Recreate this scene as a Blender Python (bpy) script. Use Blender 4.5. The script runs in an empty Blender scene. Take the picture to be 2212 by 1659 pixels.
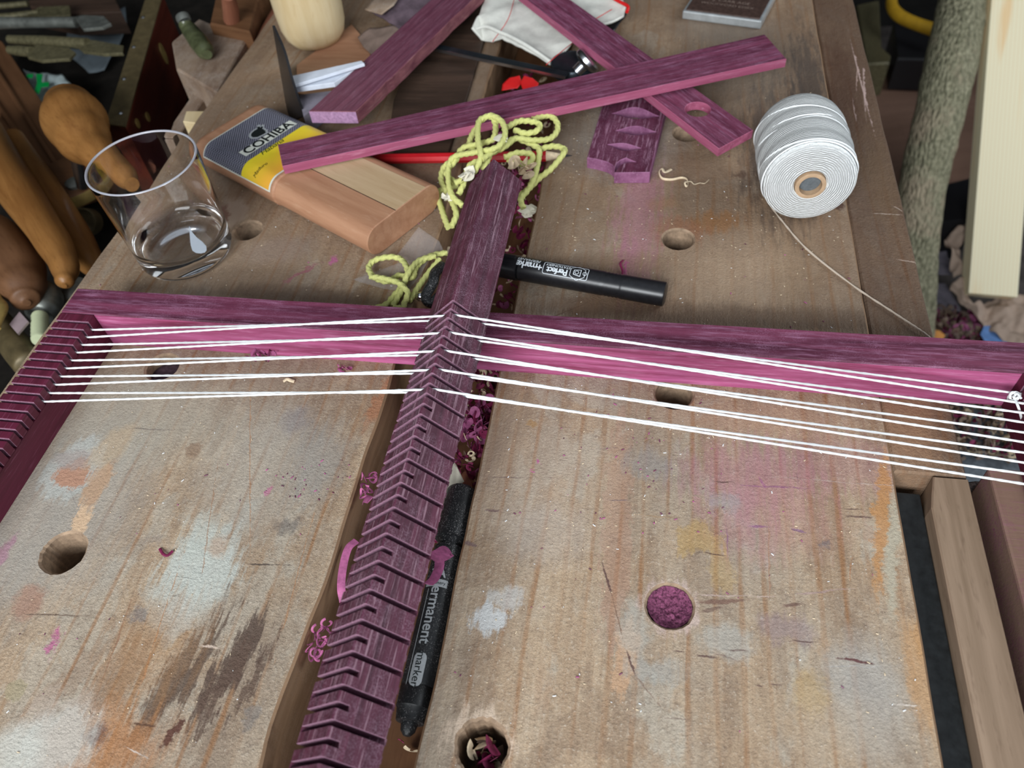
import bpy, bmesh, math, random
from mathutils import Vector, Matrix, noise
from mathutils.geometry import tessellate_polygon
random.seed(7)
SC = bpy.context.scene
COL = SC.collection
PI = math.pi

# ------------------------------------------------------------------ camera
FX, CX, CY, H = 1700.0, 1106.0, 829.5, 0.36198          # image is 2212 x 1659; bench top is z = 0
XA = Vector((0.98451192, 0.07089888, -0.16034219))
YA = Vector((0.15626681, -0.76949567, 0.61923912))
ZA = Vector((-0.07947926, -0.63470446, -0.76865681))
EYE = Vector((0, 0, H))
def ray(px, py):
    c = Vector(((px-CX)/FX, (py-CY)/FX, 1.0))
    return Vector((XA.dot(c), YA.dot(c), ZA.dot(c)))
def P(px, py, z=0.0):                                    # the point at height z seen at a place of the photograph
    d = ray(px, py)
    return EYE + d*((z-H)/d.z)
def depth(p):
    q = p-EYE
    return q.x*XA.z + q.y*YA.z + q.z*ZA.z
cam = bpy.data.cameras.new('camera')
co = bpy.data.objects.new('camera', cam); COL.objects.link(co)
right = Vector((XA.x, YA.x, ZA.x)); down = Vector((XA.y, YA.y, ZA.y)); fwd = Vector((XA.z, YA.z, ZA.z))
M = Matrix((right, -down, -fwd)).transposed().to_4x4(); M.translation = EYE
co.matrix_world = M
cam.sensor_width = 36; cam.lens = FX/2212*36; cam.clip_start = 0.01
cam.dof.use_dof = True; cam.dof.focus_distance = 0.43; cam.dof.aperture_fstop = 11
SC.camera = co

# ------------------------------------------------------------------ light
w = bpy.data.worlds.new('world'); SC.world = w; w.use_nodes = True
w.node_tree.nodes['Background'].inputs[0].default_value = (0.80, 0.88, 1.0, 1)
w.node_tree.nodes['Background'].inputs[1].default_value = 0.38
def area(name, loc, aim, sx, sy, power, col):
    l = bpy.data.lights.new(name, 'AREA'); l.shape = 'RECTANGLE'; l.size = sx; l.size_y = sy
    l.energy = power; l.color = col
    o = bpy.data.objects.new(name, l); COL.objects.link(o); o.location = loc
    o.rotation_euler = (Vector(aim)-Vector(loc)).to_track_quat('-Z', 'Y').to_euler()
area('window_daylight', (-0.30, -1.35, 1.0), (0, 0.3, 0), 1.2, 0.8, 56, (0.93, 0.97, 1.0))
area('side_window_daylight', (1.6, 0.95, 0.95), (0.0, 0.4, 0.0), 1.0, 1.0, 15, (0.90, 0.96, 1.0))
SC.view_settings.view_transform = 'Standard'; SC.view_settings.look = 'None'
SC.view_settings.exposure = 0.0; SC.view_settings.gamma = 1; SC.view_settings.use_curve_mapping = False

# ------------------------------------------------------------------ materials
def srgb(r, g, b):
    f = lambda c: ((c/255+0.055)/1.055)**2.4 if c > 10 else c/255/12.92
    return (f(r), f(g), f(b), 1)
class NT:
    def __init__(s, name):
        s.m = bpy.data.materials.new(name); s.m.use_nodes = True
        s.t = s.m.node_tree; s.n = s.t.nodes; s.b = s.n['Principled BSDF']
        s.out = s.n['Material Output']
        tc = s.n.new('ShaderNodeTexCoord'); s.obj = tc.outputs['Object']
    def l(s, a, b): s.t.links.new(a, b)
    def mapping(s, scale, rot=(0,0,0), loc=(0,0,0), src=None, typ='POINT'):
        m = s.n.new('ShaderNodeMapping'); m.vector_type = typ
        m.inputs['Scale'].default_value = scale; m.inputs['Rotation'].default_value = rot; m.inputs['Location'].default_value = loc
        s.l(src or s.obj, m.inputs['Vector']); return m.outputs[0]
    def noise(s, vec, scale=1, detail=4, rough=.6, dist=0):
        n = s.n.new('ShaderNodeTexNoise'); n.inputs['Scale'].default_value = scale
        n.inputs['Detail'].default_value = detail; n.inputs['Roughness'].default_value = rough; n.inputs['Distortion'].default_value = dist
        s.l(vec, n.inputs['Vector']); s.lastcol = n.outputs['Color']; return n.outputs[0]
    def rng(s, v, a, b, c=0, d=1):
        n = s.n.new('ShaderNodeMapRange'); n.inputs[1].default_value = a; n.inputs[2].default_value = b
        n.inputs[3].default_value = c; n.inputs[4].default_value = d
        s.l(v, n.inputs[0]); return n.outputs[0]
    def mix(s, fac, a, b, mode='MIX'):
        n = s.n.new('ShaderNodeMix'); n.data_type = 'RGBA'; n.blend_type = mode
        for i, v in ((0, fac), (6, a), (7, b)):
            if isinstance(v, (tuple, list)): n.inputs[i].default_value = v
            elif isinstance(v, (int, float)): n.inputs[i].default_value = v
            else: s.l(v, n.inputs[i])
        return n.outputs[2]
    def math(s, op, a, b=0.0):
        n = s.n.new('ShaderNodeMath'); n.operation = op
        for i, v in ((0, a), (1, b)):
            if isinstance(v, (int, float)): n.inputs[i].default_value = v
            else: s.l(v, n.inputs[i])
        return n.outputs[0]
    def vadd(s, a, b):
        n = s.n.new('ShaderNodeVectorMath'); n.operation = 'ADD'; s.l(a, n.inputs[0])
        if isinstance(b, tuple): n.inputs[1].default_value = b
        else: s.l(b, n.inputs[1])
        return n.outputs[0]
    def vscale(s, a, k):
        n = s.n.new('ShaderNodeVectorMath'); n.operation = 'SCALE'; s.l(a, n.inputs[0]); n.inputs[3].default_value = k
        return n.outputs[0]
    def length(s, a):
        n = s.n.new('ShaderNodeVectorMath'); n.operation = 'LENGTH'; s.l(a, n.inputs[0]); return n.outputs['Value']
    def bump(s, h, strength=.3, dist=.001):
        n = s.n.new('ShaderNodeBump'); n.inputs['Strength'].default_value = strength; n.inputs['Distance'].default_value = dist
        s.l(h, n.inputs['Height']); s.l(n.outputs[0], s.b.inputs['Normal'])
    def done(s, col, rough=.7, spec=.3, metal=0):
        if isinstance(col, tuple): s.b.inputs['Base Color'].default_value = col
        else: s.l(col, s.b.inputs['Base Color'])
        if isinstance(rough, (int, float)): s.b.inputs['Roughness'].default_value = rough
        else: s.l(rough, s.b.inputs['Roughness'])
        s.b.inputs['Specular IOR Level'].default_value = spec; s.b.inputs['Metallic'].default_value = metal
        return s.m
def plain(name, col, rough=.6, spec=.4, metal=0, var=.18, scale=90, bump=.15):
    t = NT(name); n = t.noise(t.mapping((1,1,1)), scale, 5, .65)
    c = t.mix(t.rng(n, .3, .7), tuple(x*(1-var) for x in col[:3])+(1,), tuple(min(1, x*(1+var)) for x in col[:3])+(1,))
    if bump: t.bump(n, bump, .0006)
    return t.done(c, rough, spec, metal)
def wood(name, c1, c2, streak, g=(6, 160, 160), rough=.6, spec=.3, samt=.5, slo=.56, shi=.72, dust=None, damt=0, bump=.25, pore=560, dotty=46):
    """wood with its grain along local x: broad figure, fine pale or dark pore streaks, optional patches of dust"""
    t = NT(name)
    big = t.noise(t.mapping((g[0], g[1], g[2])), 1, 4, .6, .25)
    c = t.mix(t.rng(big, .33, .67), c1, c2)
    fine = t.noise(t.mapping((dotty, pore, pore)), 1, 3, .7)
    c = t.mix(t.math('MULTIPLY', t.rng(fine, slo, shi), samt), c, streak)
    if dust:
        d = t.noise(t.mapping((1,1,1)), 55, 6, .75); d2 = t.noise(t.mapping((1,1,1)), 1400, 2, .6)
        k = t.math('MULTIPLY', t.math('MULTIPLY', t.rng(d, .42, .66), t.rng(d2, .42, .66)), damt)
        c = t.mix(k, c, dust)
    t.bump(fine, bump, .0006)
    return t.done(c, rough, spec)
MT = {}
PH_D = (0.072, 0.014, 0.032, 1); PH_M = (0.200, 0.046, 0.092, 1); PH_P = (0.45, 0.065, 0.24, 1)
MT['purple_dark'] = wood('purpleheart_dark', PH_D, (0.125, 0.030, 0.062, 1), (0.37, 0.20, 0.28, 1), g=(7, 190, 190), samt=.75, slo=.53, shi=.66, dust=(.45,.26,.38,1), damt=.35, rough=.5, spec=.35)
MT['purple_plum'] = wood('purpleheart_plum', (.095,.024,.045,1), (.175,.055,.088,1), (.30,.16,.22,1), g=(6, 210, 210), samt=.35, slo=.50, shi=.70, dust=(.34,.22,.28,1), damt=.15, rough=.6)
MT['purple_sawn'] = wood('purpleheart_brownish_edge', (.13,.035,.050,1), (.24,.085,.095,1), (.42,.24,.22,1), g=(60, 60, 160), samt=.35, rough=.75)
MT['purple_fresh_end'] = plain('purpleheart_dusty_end', (.38,.22,.36,1), .85, .2, var=.3, scale=400, bump=.4)
MT['purple_mid'] = wood('purpleheart', PH_D, PH_M, (0.38, 0.18, 0.29, 1), g=(6, 170, 170), samt=.6, slo=.5, shi=.72, dust=(.5,.25,.40,1), damt=.3, rough=.55)
MT['purple_comb'] = wood('purpleheart_dusty', (.046,.010,.021,1), (0.112, 0.024, 0.050, 1), (0.37, 0.22, 0.27, 1), g=(9, 200, 200), samt=.70, slo=.56, shi=.66, dust=(.46,.30,.39,1), damt=.40, rough=.55, pore=620, dotty=26)
MT['purple_pink'] = wood('purpleheart_fresh', (0.22, 0.036, 0.085, 1), (0.52, 0.130, 0.285, 1), (0.64, 0.28, 0.46, 1), g=(8, 190, 190), samt=.55, slo=.5, shi=.75, rough=.5)
MT['purple_edge'] = wood('purpleheart_sawn', (0.36, 0.10, 0.20, 1), (0.50, 0.17, 0.32, 1), (0.65, 0.38, 0.52, 1), g=(9, 120, 120), samt=.5)
MT['purple_red'] = wood('purpleheart_reddish', (.070,.010,.022,1), (0.125, 0.016, 0.040, 1), (0.30, 0.10, 0.17, 1), g=(9, 150, 150), samt=.3, rough=.5)
MT['purple_rim'] = wood('purpleheart_sawn_rim', (0.27, 0.060, 0.115, 1), (0.42, 0.115, 0.20, 1), (0.55, 0.26, 0.36, 1), g=(7, 150, 150), samt=.5)
MT['purple_cut'] = plain('purpleheart_saw_cut', (.27,.145,.20,1), .95, .1, var=.3, scale=900, bump=.5)
MT['purple_end'] = plain('purpleheart_end_grain', (.17,.09,.16,1), .8, .2, var=.5, scale=700, bump=.4)
MT['shaving_pink'] = plain('pink_shaving', (.40,.11,.24,1), .6, .3, var=.35, scale=300)
MT['shaving_dark'] = plain('maroon_shaving', (.20,.02,.07,1), .6, .3, var=.4, scale=300)
MT['shaving_pale'] = plain('pale_shaving', (.72,.58,.40,1), .7, .3, var=.2, scale=300)
MT['dust_purple'] = plain('purple_dust', (.18,.055,.105,1), .95, .1, var=.9, scale=900, bump=.9)
MT['case'] = wood('case_wood', (.34,.165,.092,1), (.44,.235,.138,1), (.52,.33,.215,1), g=(12,130,130), samt=.35, pore=300, rough=.45, bump=.08)
MT['case_pale'] = wood('case_pale_wood', (.43,.295,.165,1), (.53,.385,.24,1), (.34,.20,.11,1), g=(9,110,110), samt=.35, rough=.45, bump=.08)
MT['pale'] = wood('pine', (.80,.69,.44,1), (.88,.80,.58,1), (.66,.46,.22,1), g=(.9, 34, 34), samt=.35, slo=.5, shi=.6, pore=60, dotty=.5, rough=.55, bump=.05)
_t = NT('pine_flamed'); _f = _t.noise(_t.mapping((2.2, 26, 26), loc=(.31,.2,0)), 1, 3, .5, .3)
_w = _t.n.new('ShaderNodeTexWave'); _w.bands_direction = 'Y'; _w.inputs['Scale'].default_value = 46; _w.inputs['Distortion'].default_value = 2.5; _w.inputs['Detail'].default_value = 2; _w.inputs['Detail Scale'].default_value = .5
_t.l(_t.mapping((.10, 1, 1)), _w.inputs['Vector'])
_c = _t.mix(_t.math('MULTIPLY', _t.rng(_w.outputs[1], .7, 1), .35), (.84,.76,.53,1), (.70,.50,.24,1)); _c = _t.mix(_t.math('MULTIPLY', _t.rng(_f, .60, .70), .7), _c, (.80,.52,.24,1))
MT['pale'] = _t.done(_c, .55, .3)
MT['blond'] = wood('blond_wood', (.58,.44,.24,1), (.70,.58,.37,1), (.50,.34,.16,1), g=(5,60,60), samt=.35, pore=200, rough=.42, bump=.06)
MT['brown'] = wood('brown_wood', (.10,.045,.020,1), (.165,.078,.036,1), (.07,.028,.013,1), g=(5,60,60), samt=.5, rough=.5)
MT['brown_dark'] = wood('dark_wood', (.030,.018,.012,1), (.07,.04,.027,1), (.13,.08,.055,1), g=(5,60,60), samt=.35, rough=.6)
MT['honey'] = wood('honey_wood', (.18,.075,.020,1), (.29,.135,.040,1), (.11,.04,.010,1), g=(6,80,80), samt=.55, rough=.38)
MT['mahogany'] = wood('mahogany', (.055,.010,.006,1), (.11,.022,.012,1), (.15,.04,.02,1), g=(5,90,90), samt=.4, rough=.35)
MT['redwood'] = wood('reddish_wood', (.20,.07,.04,1), (.30,.12,.07,1), (.36,.18,.12,1), g=(5,70,70), samt=.35, rough=.5)
MT['grimy'] = wood('grimy_wood', (.17,.11,.075,1), (.32,.23,.16,1), (.48,.40,.35,1), g=(8,40,40), samt=.3, rough=.8, dust=(.6,.56,.5,1), damt=.5)
MT['black'] = plain('black_plastic', (.012,.012,.014,1), .32, .5, var=.3, scale=300, bump=.05)
MT['black_dusty'] = NT('dusty_black_plastic')
_t = MT['black_dusty']; _n = _t.noise(_t.mapping((1,1,1)), 1500, 3, .7); _n2 = _t.noise(_t.mapping((1,1,1)), 60, 4, .7)
_k = _t.math('MULTIPLY', _t.rng(_n, .56, .66), _t.rng(_n2, .35, .7))
MT['black_dusty'] = _t.done(_t.mix(_k, (.011,.012,.013,1), (.42,.40,.40,1)), .45, .4)
MT['ink_white'] = plain('white_print', (.75,.80,.84,1), .5, .3, var=.03, bump=0)
MT['ink_grey'] = plain('grey_print', (.36,.38,.39,1), .5, .3, var=.12, scale=900, bump=0)
MT['ink_black'] = plain('black_print', (.010,.014,.014,1), .5, .3, var=.03, bump=0)
MT['ink_green'] = plain('dark_green_print', (.03,.07,.015,1), .5, .3, var=.03, bump=0)
MT['steel'] = plain('steel', (.55,.57,.60,1), .28, .5, 1, var=.1)
MT['steel_dull'] = plain('dull_steel', (.18,.19,.17,1), .4, .5, .55, var=.35)
MT['gunmetal'] = plain('blackened_steel', (.035,.045,.055,1), .35, .5, .7, var=.3)
MT['brass'] = plain('brass', (.36,.25,.08,1), .35, .5, .35, var=.25)
MT['brass_dull'] = plain('dull_brass', (.125,.095,.045,1), .5, .5, .3, var=.3)
MT['iron_olive'] = plain('tarnished_steel', (.13,.115,.062,1), .42, .5, .3, var=.4, scale=200)
MT['chrome'] = plain('chrome', (.75,.77,.8,1), .12, .5, 1, var=.03, bump=0)
MT['string'] = plain('white_cotton', (.86,.88,.88,1), .85, .2, var=.05, scale=3000, bump=.3)
MT['thread_dull'] = plain('unbleached_thread', (.55,.46,.37,1), .85, .2, var=.1, scale=3000, bump=.3)
MT['cardboard'] = plain('cardboard', (.50,.34,.21,1), .85, .2, var=.15, scale=200)
MT['felt'] = plain('grey_plug', (.13,.145,.155,1), .9, .1, var=.2, scale=600)
MT['yarn'] = plain('yellow_green_yarn', (.60,.61,.22,1), .9, .15, var=.2, scale=1600, bump=.5)
MT['red'] = plain('red_lacquer', (.52,.015,.022,1), .25, .5, var=.12, scale=60, bump=.03)
MT['red_matt'] = plain('red_plastic', (.62,.012,.012,1), .5, .4, var=.1)
MT['graphite'] = plain('graphite', (.03,.03,.035,1), .35, .5, .3)
MT['canvas'] = plain('cream_canvas', (.66,.66,.60,1), .95, .1, var=.10, scale=120, bump=.3)
MT['paper'] = plain('white_paper', (.62,.66,.74,1), .8, .2, var=.12, scale=60)
MT['paper_cream'] = plain('cream_paper', (.72,.68,.55,1), .8, .2, var=.08, scale=300)
MT['kraft'] = plain('kraft_paper', (.40,.30,.235,1), .8, .2, var=.14, scale=30)
MT['grey_card'] = plain('grey_card', (.24,.22,.26,1), .9, .1, var=.25, scale=60)
MT['blue'] = plain('blue_paper', (.13,.25,.52,1), .8, .2, var=.25, scale=60)
MT['orange'] = plain('orange_scrap', (.62,.27,.07,1), .7, .3, var=.25, scale=60)
MT['slate'] = plain('dusty_slate_board', (.13,.15,.17,1), .85, .2, var=.35, scale=150)
MT['leather'] = plain('dark_leather', (.060,.035,.028,1), .45, .4, var=.35, scale=300, bump=.4)
MT['grey_leather'] = plain('grey_purple_hide', (.12,.085,.105,1), .7, .3, var=.5, scale=45, bump=.4)
MT['sandpaper'] = plain('worn_sandpaper', (.20,.145,.12,1), .9, .15, var=.3, scale=60, bump=.3)
MT['olive_glass'] = plain('olive_bottle', (.075,.085,.04,1), .3, .5, var=.4, scale=90)
MT['cloth_white'] = plain('white_plastic_bag', (.42,.50,.50,1), .4, .5, var=.15, scale=50)
MT['green'] = plain('green_print', (.0,.30,.06,1), .5, .3, var=.1, bump=0)
MT['grey_sheet'] = plain('grey_plastic_sheet', (.12,.145,.16,1), .4, .4, var=.2, scale=30)
MT['yellow'] = plain('yellow_plastic', (.52,.30,.02,1), .5, .4, var=.25, scale=30)
MT['tag'] = plain('pinkish_tag', (.34,.26,.27,1), .8, .2, var=.1)
MT['thread_green'] = plain('pale_green_plastic', (.55,.60,.38,1), .5, .4, var=.08)
MT['shadow'] = plain('dark_plaster', (.018,.017,.016,1), .9, .1, var=.4, scale=6)
MT['ceiling_white'] = plain('ceiling_white', (.55,.55,.53,1), .9, .1, var=.1, scale=6)
MT['floor'] = plain('dusty_concrete', (.075,.065,.06,1), .95, .1, var=.5, scale=14)
MT['plywood'] = wood('plywood', (.17,.095,.065,1), (.24,.14,.10,1), (.13,.07,.05,1), g=(2,14,14), samt=.3, pore=60, rough=.7, bump=.05)

# bark
_t = NT('bark'); _v = _t.mapping((1,1,1))
_vo = _t.n.new('ShaderNodeTexVoronoi'); _vo.inputs['Scale'].default_value = 1; _t.l(_t.mapping((70,210,210)), _vo.inputs['Vector'])
_a = _t.noise(_v, 9, 5, .6); _b = _t.noise(_v, 130, 5, .7)
_c = _t.mix(_t.rng(_b, .35, .65), (.19,.18,.11,1), (.43,.40,.27,1))
_c = _t.mix(_t.rng(_a, .55, .66), _c, (.44,.36,.25,1)); _c = _t.mix(_t.math('MULTIPLY', _t.rng(_vo.outputs[0], .45, .85), .5), _c, (.07,.075,.04,1))
_t.bump(_vo.outputs[0], 1.0, .006); MT['bark'] = _t.done(_c, .85, .2)

# clear glass and clear film
_t = NT('clear_glass'); _t.b.inputs['Transmission Weight'].default_value = 1; _t.b.inputs['IOR'].default_value = 1.5
MT['glass'] = _t.done((1,1,1,1), .0, .5)
_t = NT('clear_film')
_tr = _t.n.new('ShaderNodeBsdfTransparent'); _ms = _t.n.new('ShaderNodeMixShader'); _ms.inputs[0].default_value = .11
_t.l(_tr.outputs[0], _ms.inputs[1]); _t.l(_t.b.outputs[0], _ms.inputs[2]); _t.l(_ms.outputs[0], _t.out.inputs[0])
MT['film'] = _t.done((.8,.78,.8,1), .25, .6)

# spool windings
def winding(name, kind):
    t = NT(name)
    wv = t.n.new('ShaderNodeTexWave')
    if kind == 'side':
        wv.bands_direction = 'Z'; wv.inputs['Scale'].default_value = 260; wv.inputs['Distortion'].default_value = 2.2; wv.inputs['Detail'].default_value = 3; wv.inputs['Detail Scale'].default_value = .4
        t.l(t.mapping((1,1,1), rot=(.16,.05,0)), wv.inputs['Vector'])
    else:
        wv.wave_type = 'RINGS'; wv.rings_direction = 'Z'; wv.inputs['Scale'].default_value = 230; wv.inputs['Distortion'].default_value = 3.0; wv.inputs['Detail'].default_value = 3; wv.inputs['Detail Scale'].default_value = 1.2
        t.l(t.mapping((1,1,1)), wv.inputs['Vector'])
    t.bump(wv.outputs[1], .9, .0011)
    k_ = .80 if kind == 'side' else 1.06; c = t.mix(t.rng(wv.outputs[1], .0, .5), (.60*k_,.61*k_,.59*k_,1), (.84*k_,.86*k_,.85*k_,1))  # end paler, side darker: light from the front put into the colour
    return t.done(c, .9, .15)
MT['winding_side'] = winding('cotton_windings_shaded', 'side'); MT['winding_end'] = winding('cotton_windings_lit', 'end')

# label band: fine chequered weave
_t = NT('label_chequer'); _ch = _t.n.new('ShaderNodeTexChecker'); _ch.inputs['Scale'].default_value = 1
_t.l(_t.mapping((820,820,820), loc=(.3,.3,.31)), _ch.inputs['Vector'])
_ch.inputs['Color1'].default_value = (.006,.008,.018,1); _ch.inputs['Color2'].default_value = (.27,.27,.33,1)
MT['chequer'] = _t.done(_ch.outputs[0], .35, .4)
_t = NT('label_yellow'); _n = _t.noise(_t.mapping((1,1,1)), 40, 3, .5)
_sp = _t.n.new('ShaderNodeSeparateXYZ'); _t.l(_t.obj, _sp.inputs[0]); _g = _t.math('ADD', _t.rng(_sp.outputs[0], .10, .137), _t.rng(_n, .3, .7, -.15, .15))
_c = _t.mix(_g, (.78,.36,.05,1), (.80,.66,.03,1)); MT['label_yellow'] = _t.done(_c, .35, .4)
MT['label_white'] = plain('label_white', (.66,.68,.60,1), .4, .4, var=.05, bump=0)

# the bench wood, with its marks and stain patches, and the beam's shadow as bands
def bench_mat(name, stains_and_shade, lines, base=None):
    t = NT(name); O = t.obj
    warp = t.noise(t.mapping((14, 3, 14)), 1, 3, .6); wc = t.lastcol
    vw = t.vadd(O, t.vscale(t.vadd(wc, (-.5,-.5,-.5)), .012))
    fig = t.noise(t.mapping((62, 2.2, 62), src=vw), 1, 5, .62)
    fine = t.noise(t.mapping((520, 12, 520), src=vw), 1, 4, .7)
    blot = t.noise(t.mapping((10, 6, 10)), 1, 6, .68)
    blot2 = t.noise(t.mapping((26, 13, 26), loc=(3,7,1)), 1, 6, .7)
    speck = t.noise(t.mapping((1,1,1)), 620, 3, .65)
    mot = t.noise(t.mapping((130, 60, 130), loc=(1,2,3)), 1, 5, .72)
    mot2 = t.noise(t.mapping((330, 150, 330), loc=(5,1,3)), 1, 5, .75)
    glue = t.noise(t.mapping((15, 9, 15), loc=(2,5,1), src=vw), 1, 8, .66, .6)
    pits = t.noise(t.mapping((1,1,1)), 900, 2, .6)
    strk = t.noise(t.mapping((75, 7, 75), loc=(7,2,1), src=vw), 1, 6, .7)
    c = t.mix(t.rng(fig, .30, .70), (.300,.205,.132,1), (.505,.380,.258,1))
    c = t.mix(t.math('MULTIPLY', t.rng(fine, .50, .72), .40), c, (.26,.150,.085,1))
    c = t.mix(t.math('MULTIPLY', t.rng(strk, .54, .66), .42), c, (.235,.145,.085,1))
    c = t.mix(t.math('MULTIPLY', t.rng(blot, .46, .62), .60), c, (.40,.365,.305,1))
    c = t.mix(t.math('MULTIPLY', t.rng(glue, .555, .60), .42), c, (.46,.44,.375,1))
    c = t.mix(t.math('MULTIPLY', t.rng(glue, .44, .40), .38), c, (.225,.150,.098,1))
    c = t.mix(t.math('MULTIPLY', t.rng(blot2, .54, .68), .45), c, (.205,.138,.092,1))
    c = t.mix(t.math('MULTIPLY', t.rng(mot, .52, .68), .42), c, (.205,.140,.098,1))
    c = t.mix(t.math('MULTIPLY', t.rng(mot2, .54, .68), .38), c, (.56,.475,.375,1))
    c = t.mix(t.math('MULTIPLY', t.rng(mot2, .45, .33), .45), c, (.175,.115,.078,1))
    c = t.mix(t.math('MULTIPLY', t.rng(speck, .61, .68), .55), c, (.66,.58,.48,1))
    c = t.mix(t.math('MULTIPLY', t.rng(pits, .66, .72), .55), c, (.10,.06,.04,1))
    wv = t.n.new('ShaderNodeTexWave'); wv.bands_direction = 'X'; wv.inputs['Scale'].default_value = 26; wv.inputs['Distortion'].default_value = 2.6
    wv.inputs['Detail'].default_value = 5; wv.inputs['Detail Scale'].default_value = 1.0; wv.inputs['Detail Roughness'].default_value = .75
    t.l(t.mapping((1, .04, 1), src=vw), wv.inputs['Vector'])
    rk = t.math('MULTIPLY', t.math('MULTIPLY', t.rng(wv.outputs[1], .84, 1.0), t.rng(strk, .42, .62)), .75)
    c = t.mix(rk, c, (.30,.145,.06,1))
    sx = t.n.new('ShaderNodeSeparateXYZ'); t.l(O, sx.inputs[0])
    gr = t.math('ADD', t.rng(sx.outputs[1], .20, .46), t.math('MULTIPLY', t.rng(blot, .3, .7, -1, 1), .6))
    c = t.mix(t.rng(gr, .1, 1.1, 0, .72), c, base or (.190,.112,.064,1))
    if base: c = t.mix(.6, c, base)
    n1 = t.noise(t.mapping((1,1,1)), 85, 5, .75); nc = t.lastcol
    vd = t.vadd(O, t.vscale(t.vadd(nc, (-.5,-.5,-.5)), .018))
    n2 = t.noise(t.mapping((260, 30, 260)), 1, 4, .7)
    for i_, (cx, cy, rx, ry, rot, col, amt, soft, rag) in enumerate(stains_and_shade):
        if i_ % 15 == 14: vd = t.vadd(vd, t.vscale(c, 1e-9))
        d = t.length(t.mapping((rx, ry, 1), rot=(0,0,rot), loc=(cx,cy,0), src=vd, typ='TEXTURE')); rag += .22; soft *= .75
        if rag: d = t.math('ADD', d, t.rng(n2, .3, .7, -rag, rag))
        c = t.mix(t.rng(d, 1-soft, 1+soft, amt, 0), c, col)
    vl = t.vadd(O, t.vscale(t.vadd(nc, (-.5,-.5,-.5)), .0035)); ragl = t.rng(n1, .3, .7, -.7, .7)
    vl = t.vadd(vl, t.vscale(c, 1e-9))
    for i_, (cx, cy, ln, wd, rot, col, amt) in enumerate(lines):
        if i_ % 15 == 14: vl = t.vadd(vl, t.vscale(c, 1e-9))
        d = t.length(t.mapping((ln, wd, 1), rot=(0,0,rot), loc=(cx,cy,0), src=vl, typ='TEXTURE'))
        c = t.mix(t.rng(t.math('ADD', d, ragl), .55, 1.15, amt, 0), c, col)
    ht = t.math('ADD', t.math('MULTIPLY', fine, .6), t.math('ADD', t.math('MULTIPLY', n1, 1.2), t.math('ADD', speck, t.math('MULTIPLY', mot2, 1.4))))
    t.bump(ht, .55, .0012)
    return t.done(c, .72, .28)
def st(px, py, wpx, hpx, rot, col, amt=.8, soft=.25, rag=0):
    p = P(px, py); k = depth(p)/FX
    el = abs(ray(px, py).normalized().z)
    return (p.x, p.y, wpx/2*k, hpx/2*k/el, math.radians(rot), col, amt, soft, rag)
def ln(x0, y0, x1, y1, wpx, col, amt=.8):
    a, b = P(x0, y0), P(x1, y1); m = (a+b)/2; k = depth(m)/FX
    return (m.x, m.y, max((b-a).length/2, .001), wpx/2*k, math.atan2(b.y-a.y, b.x-a.x), col, amt)
GREY=(.44,.44,.40,1); GREY2=(.36,.35,.32,1); ORG=(.42,.19,.075,1); DK=(.085,.055,.042,1); BRN=(.20,.095,.05,1); PNK=(.42,.16,.25,1); PPL=(.24,.10,.20,1)
PALE=(.62,.50,.38,1); OCH=(.46,.30,.11,1)
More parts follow.
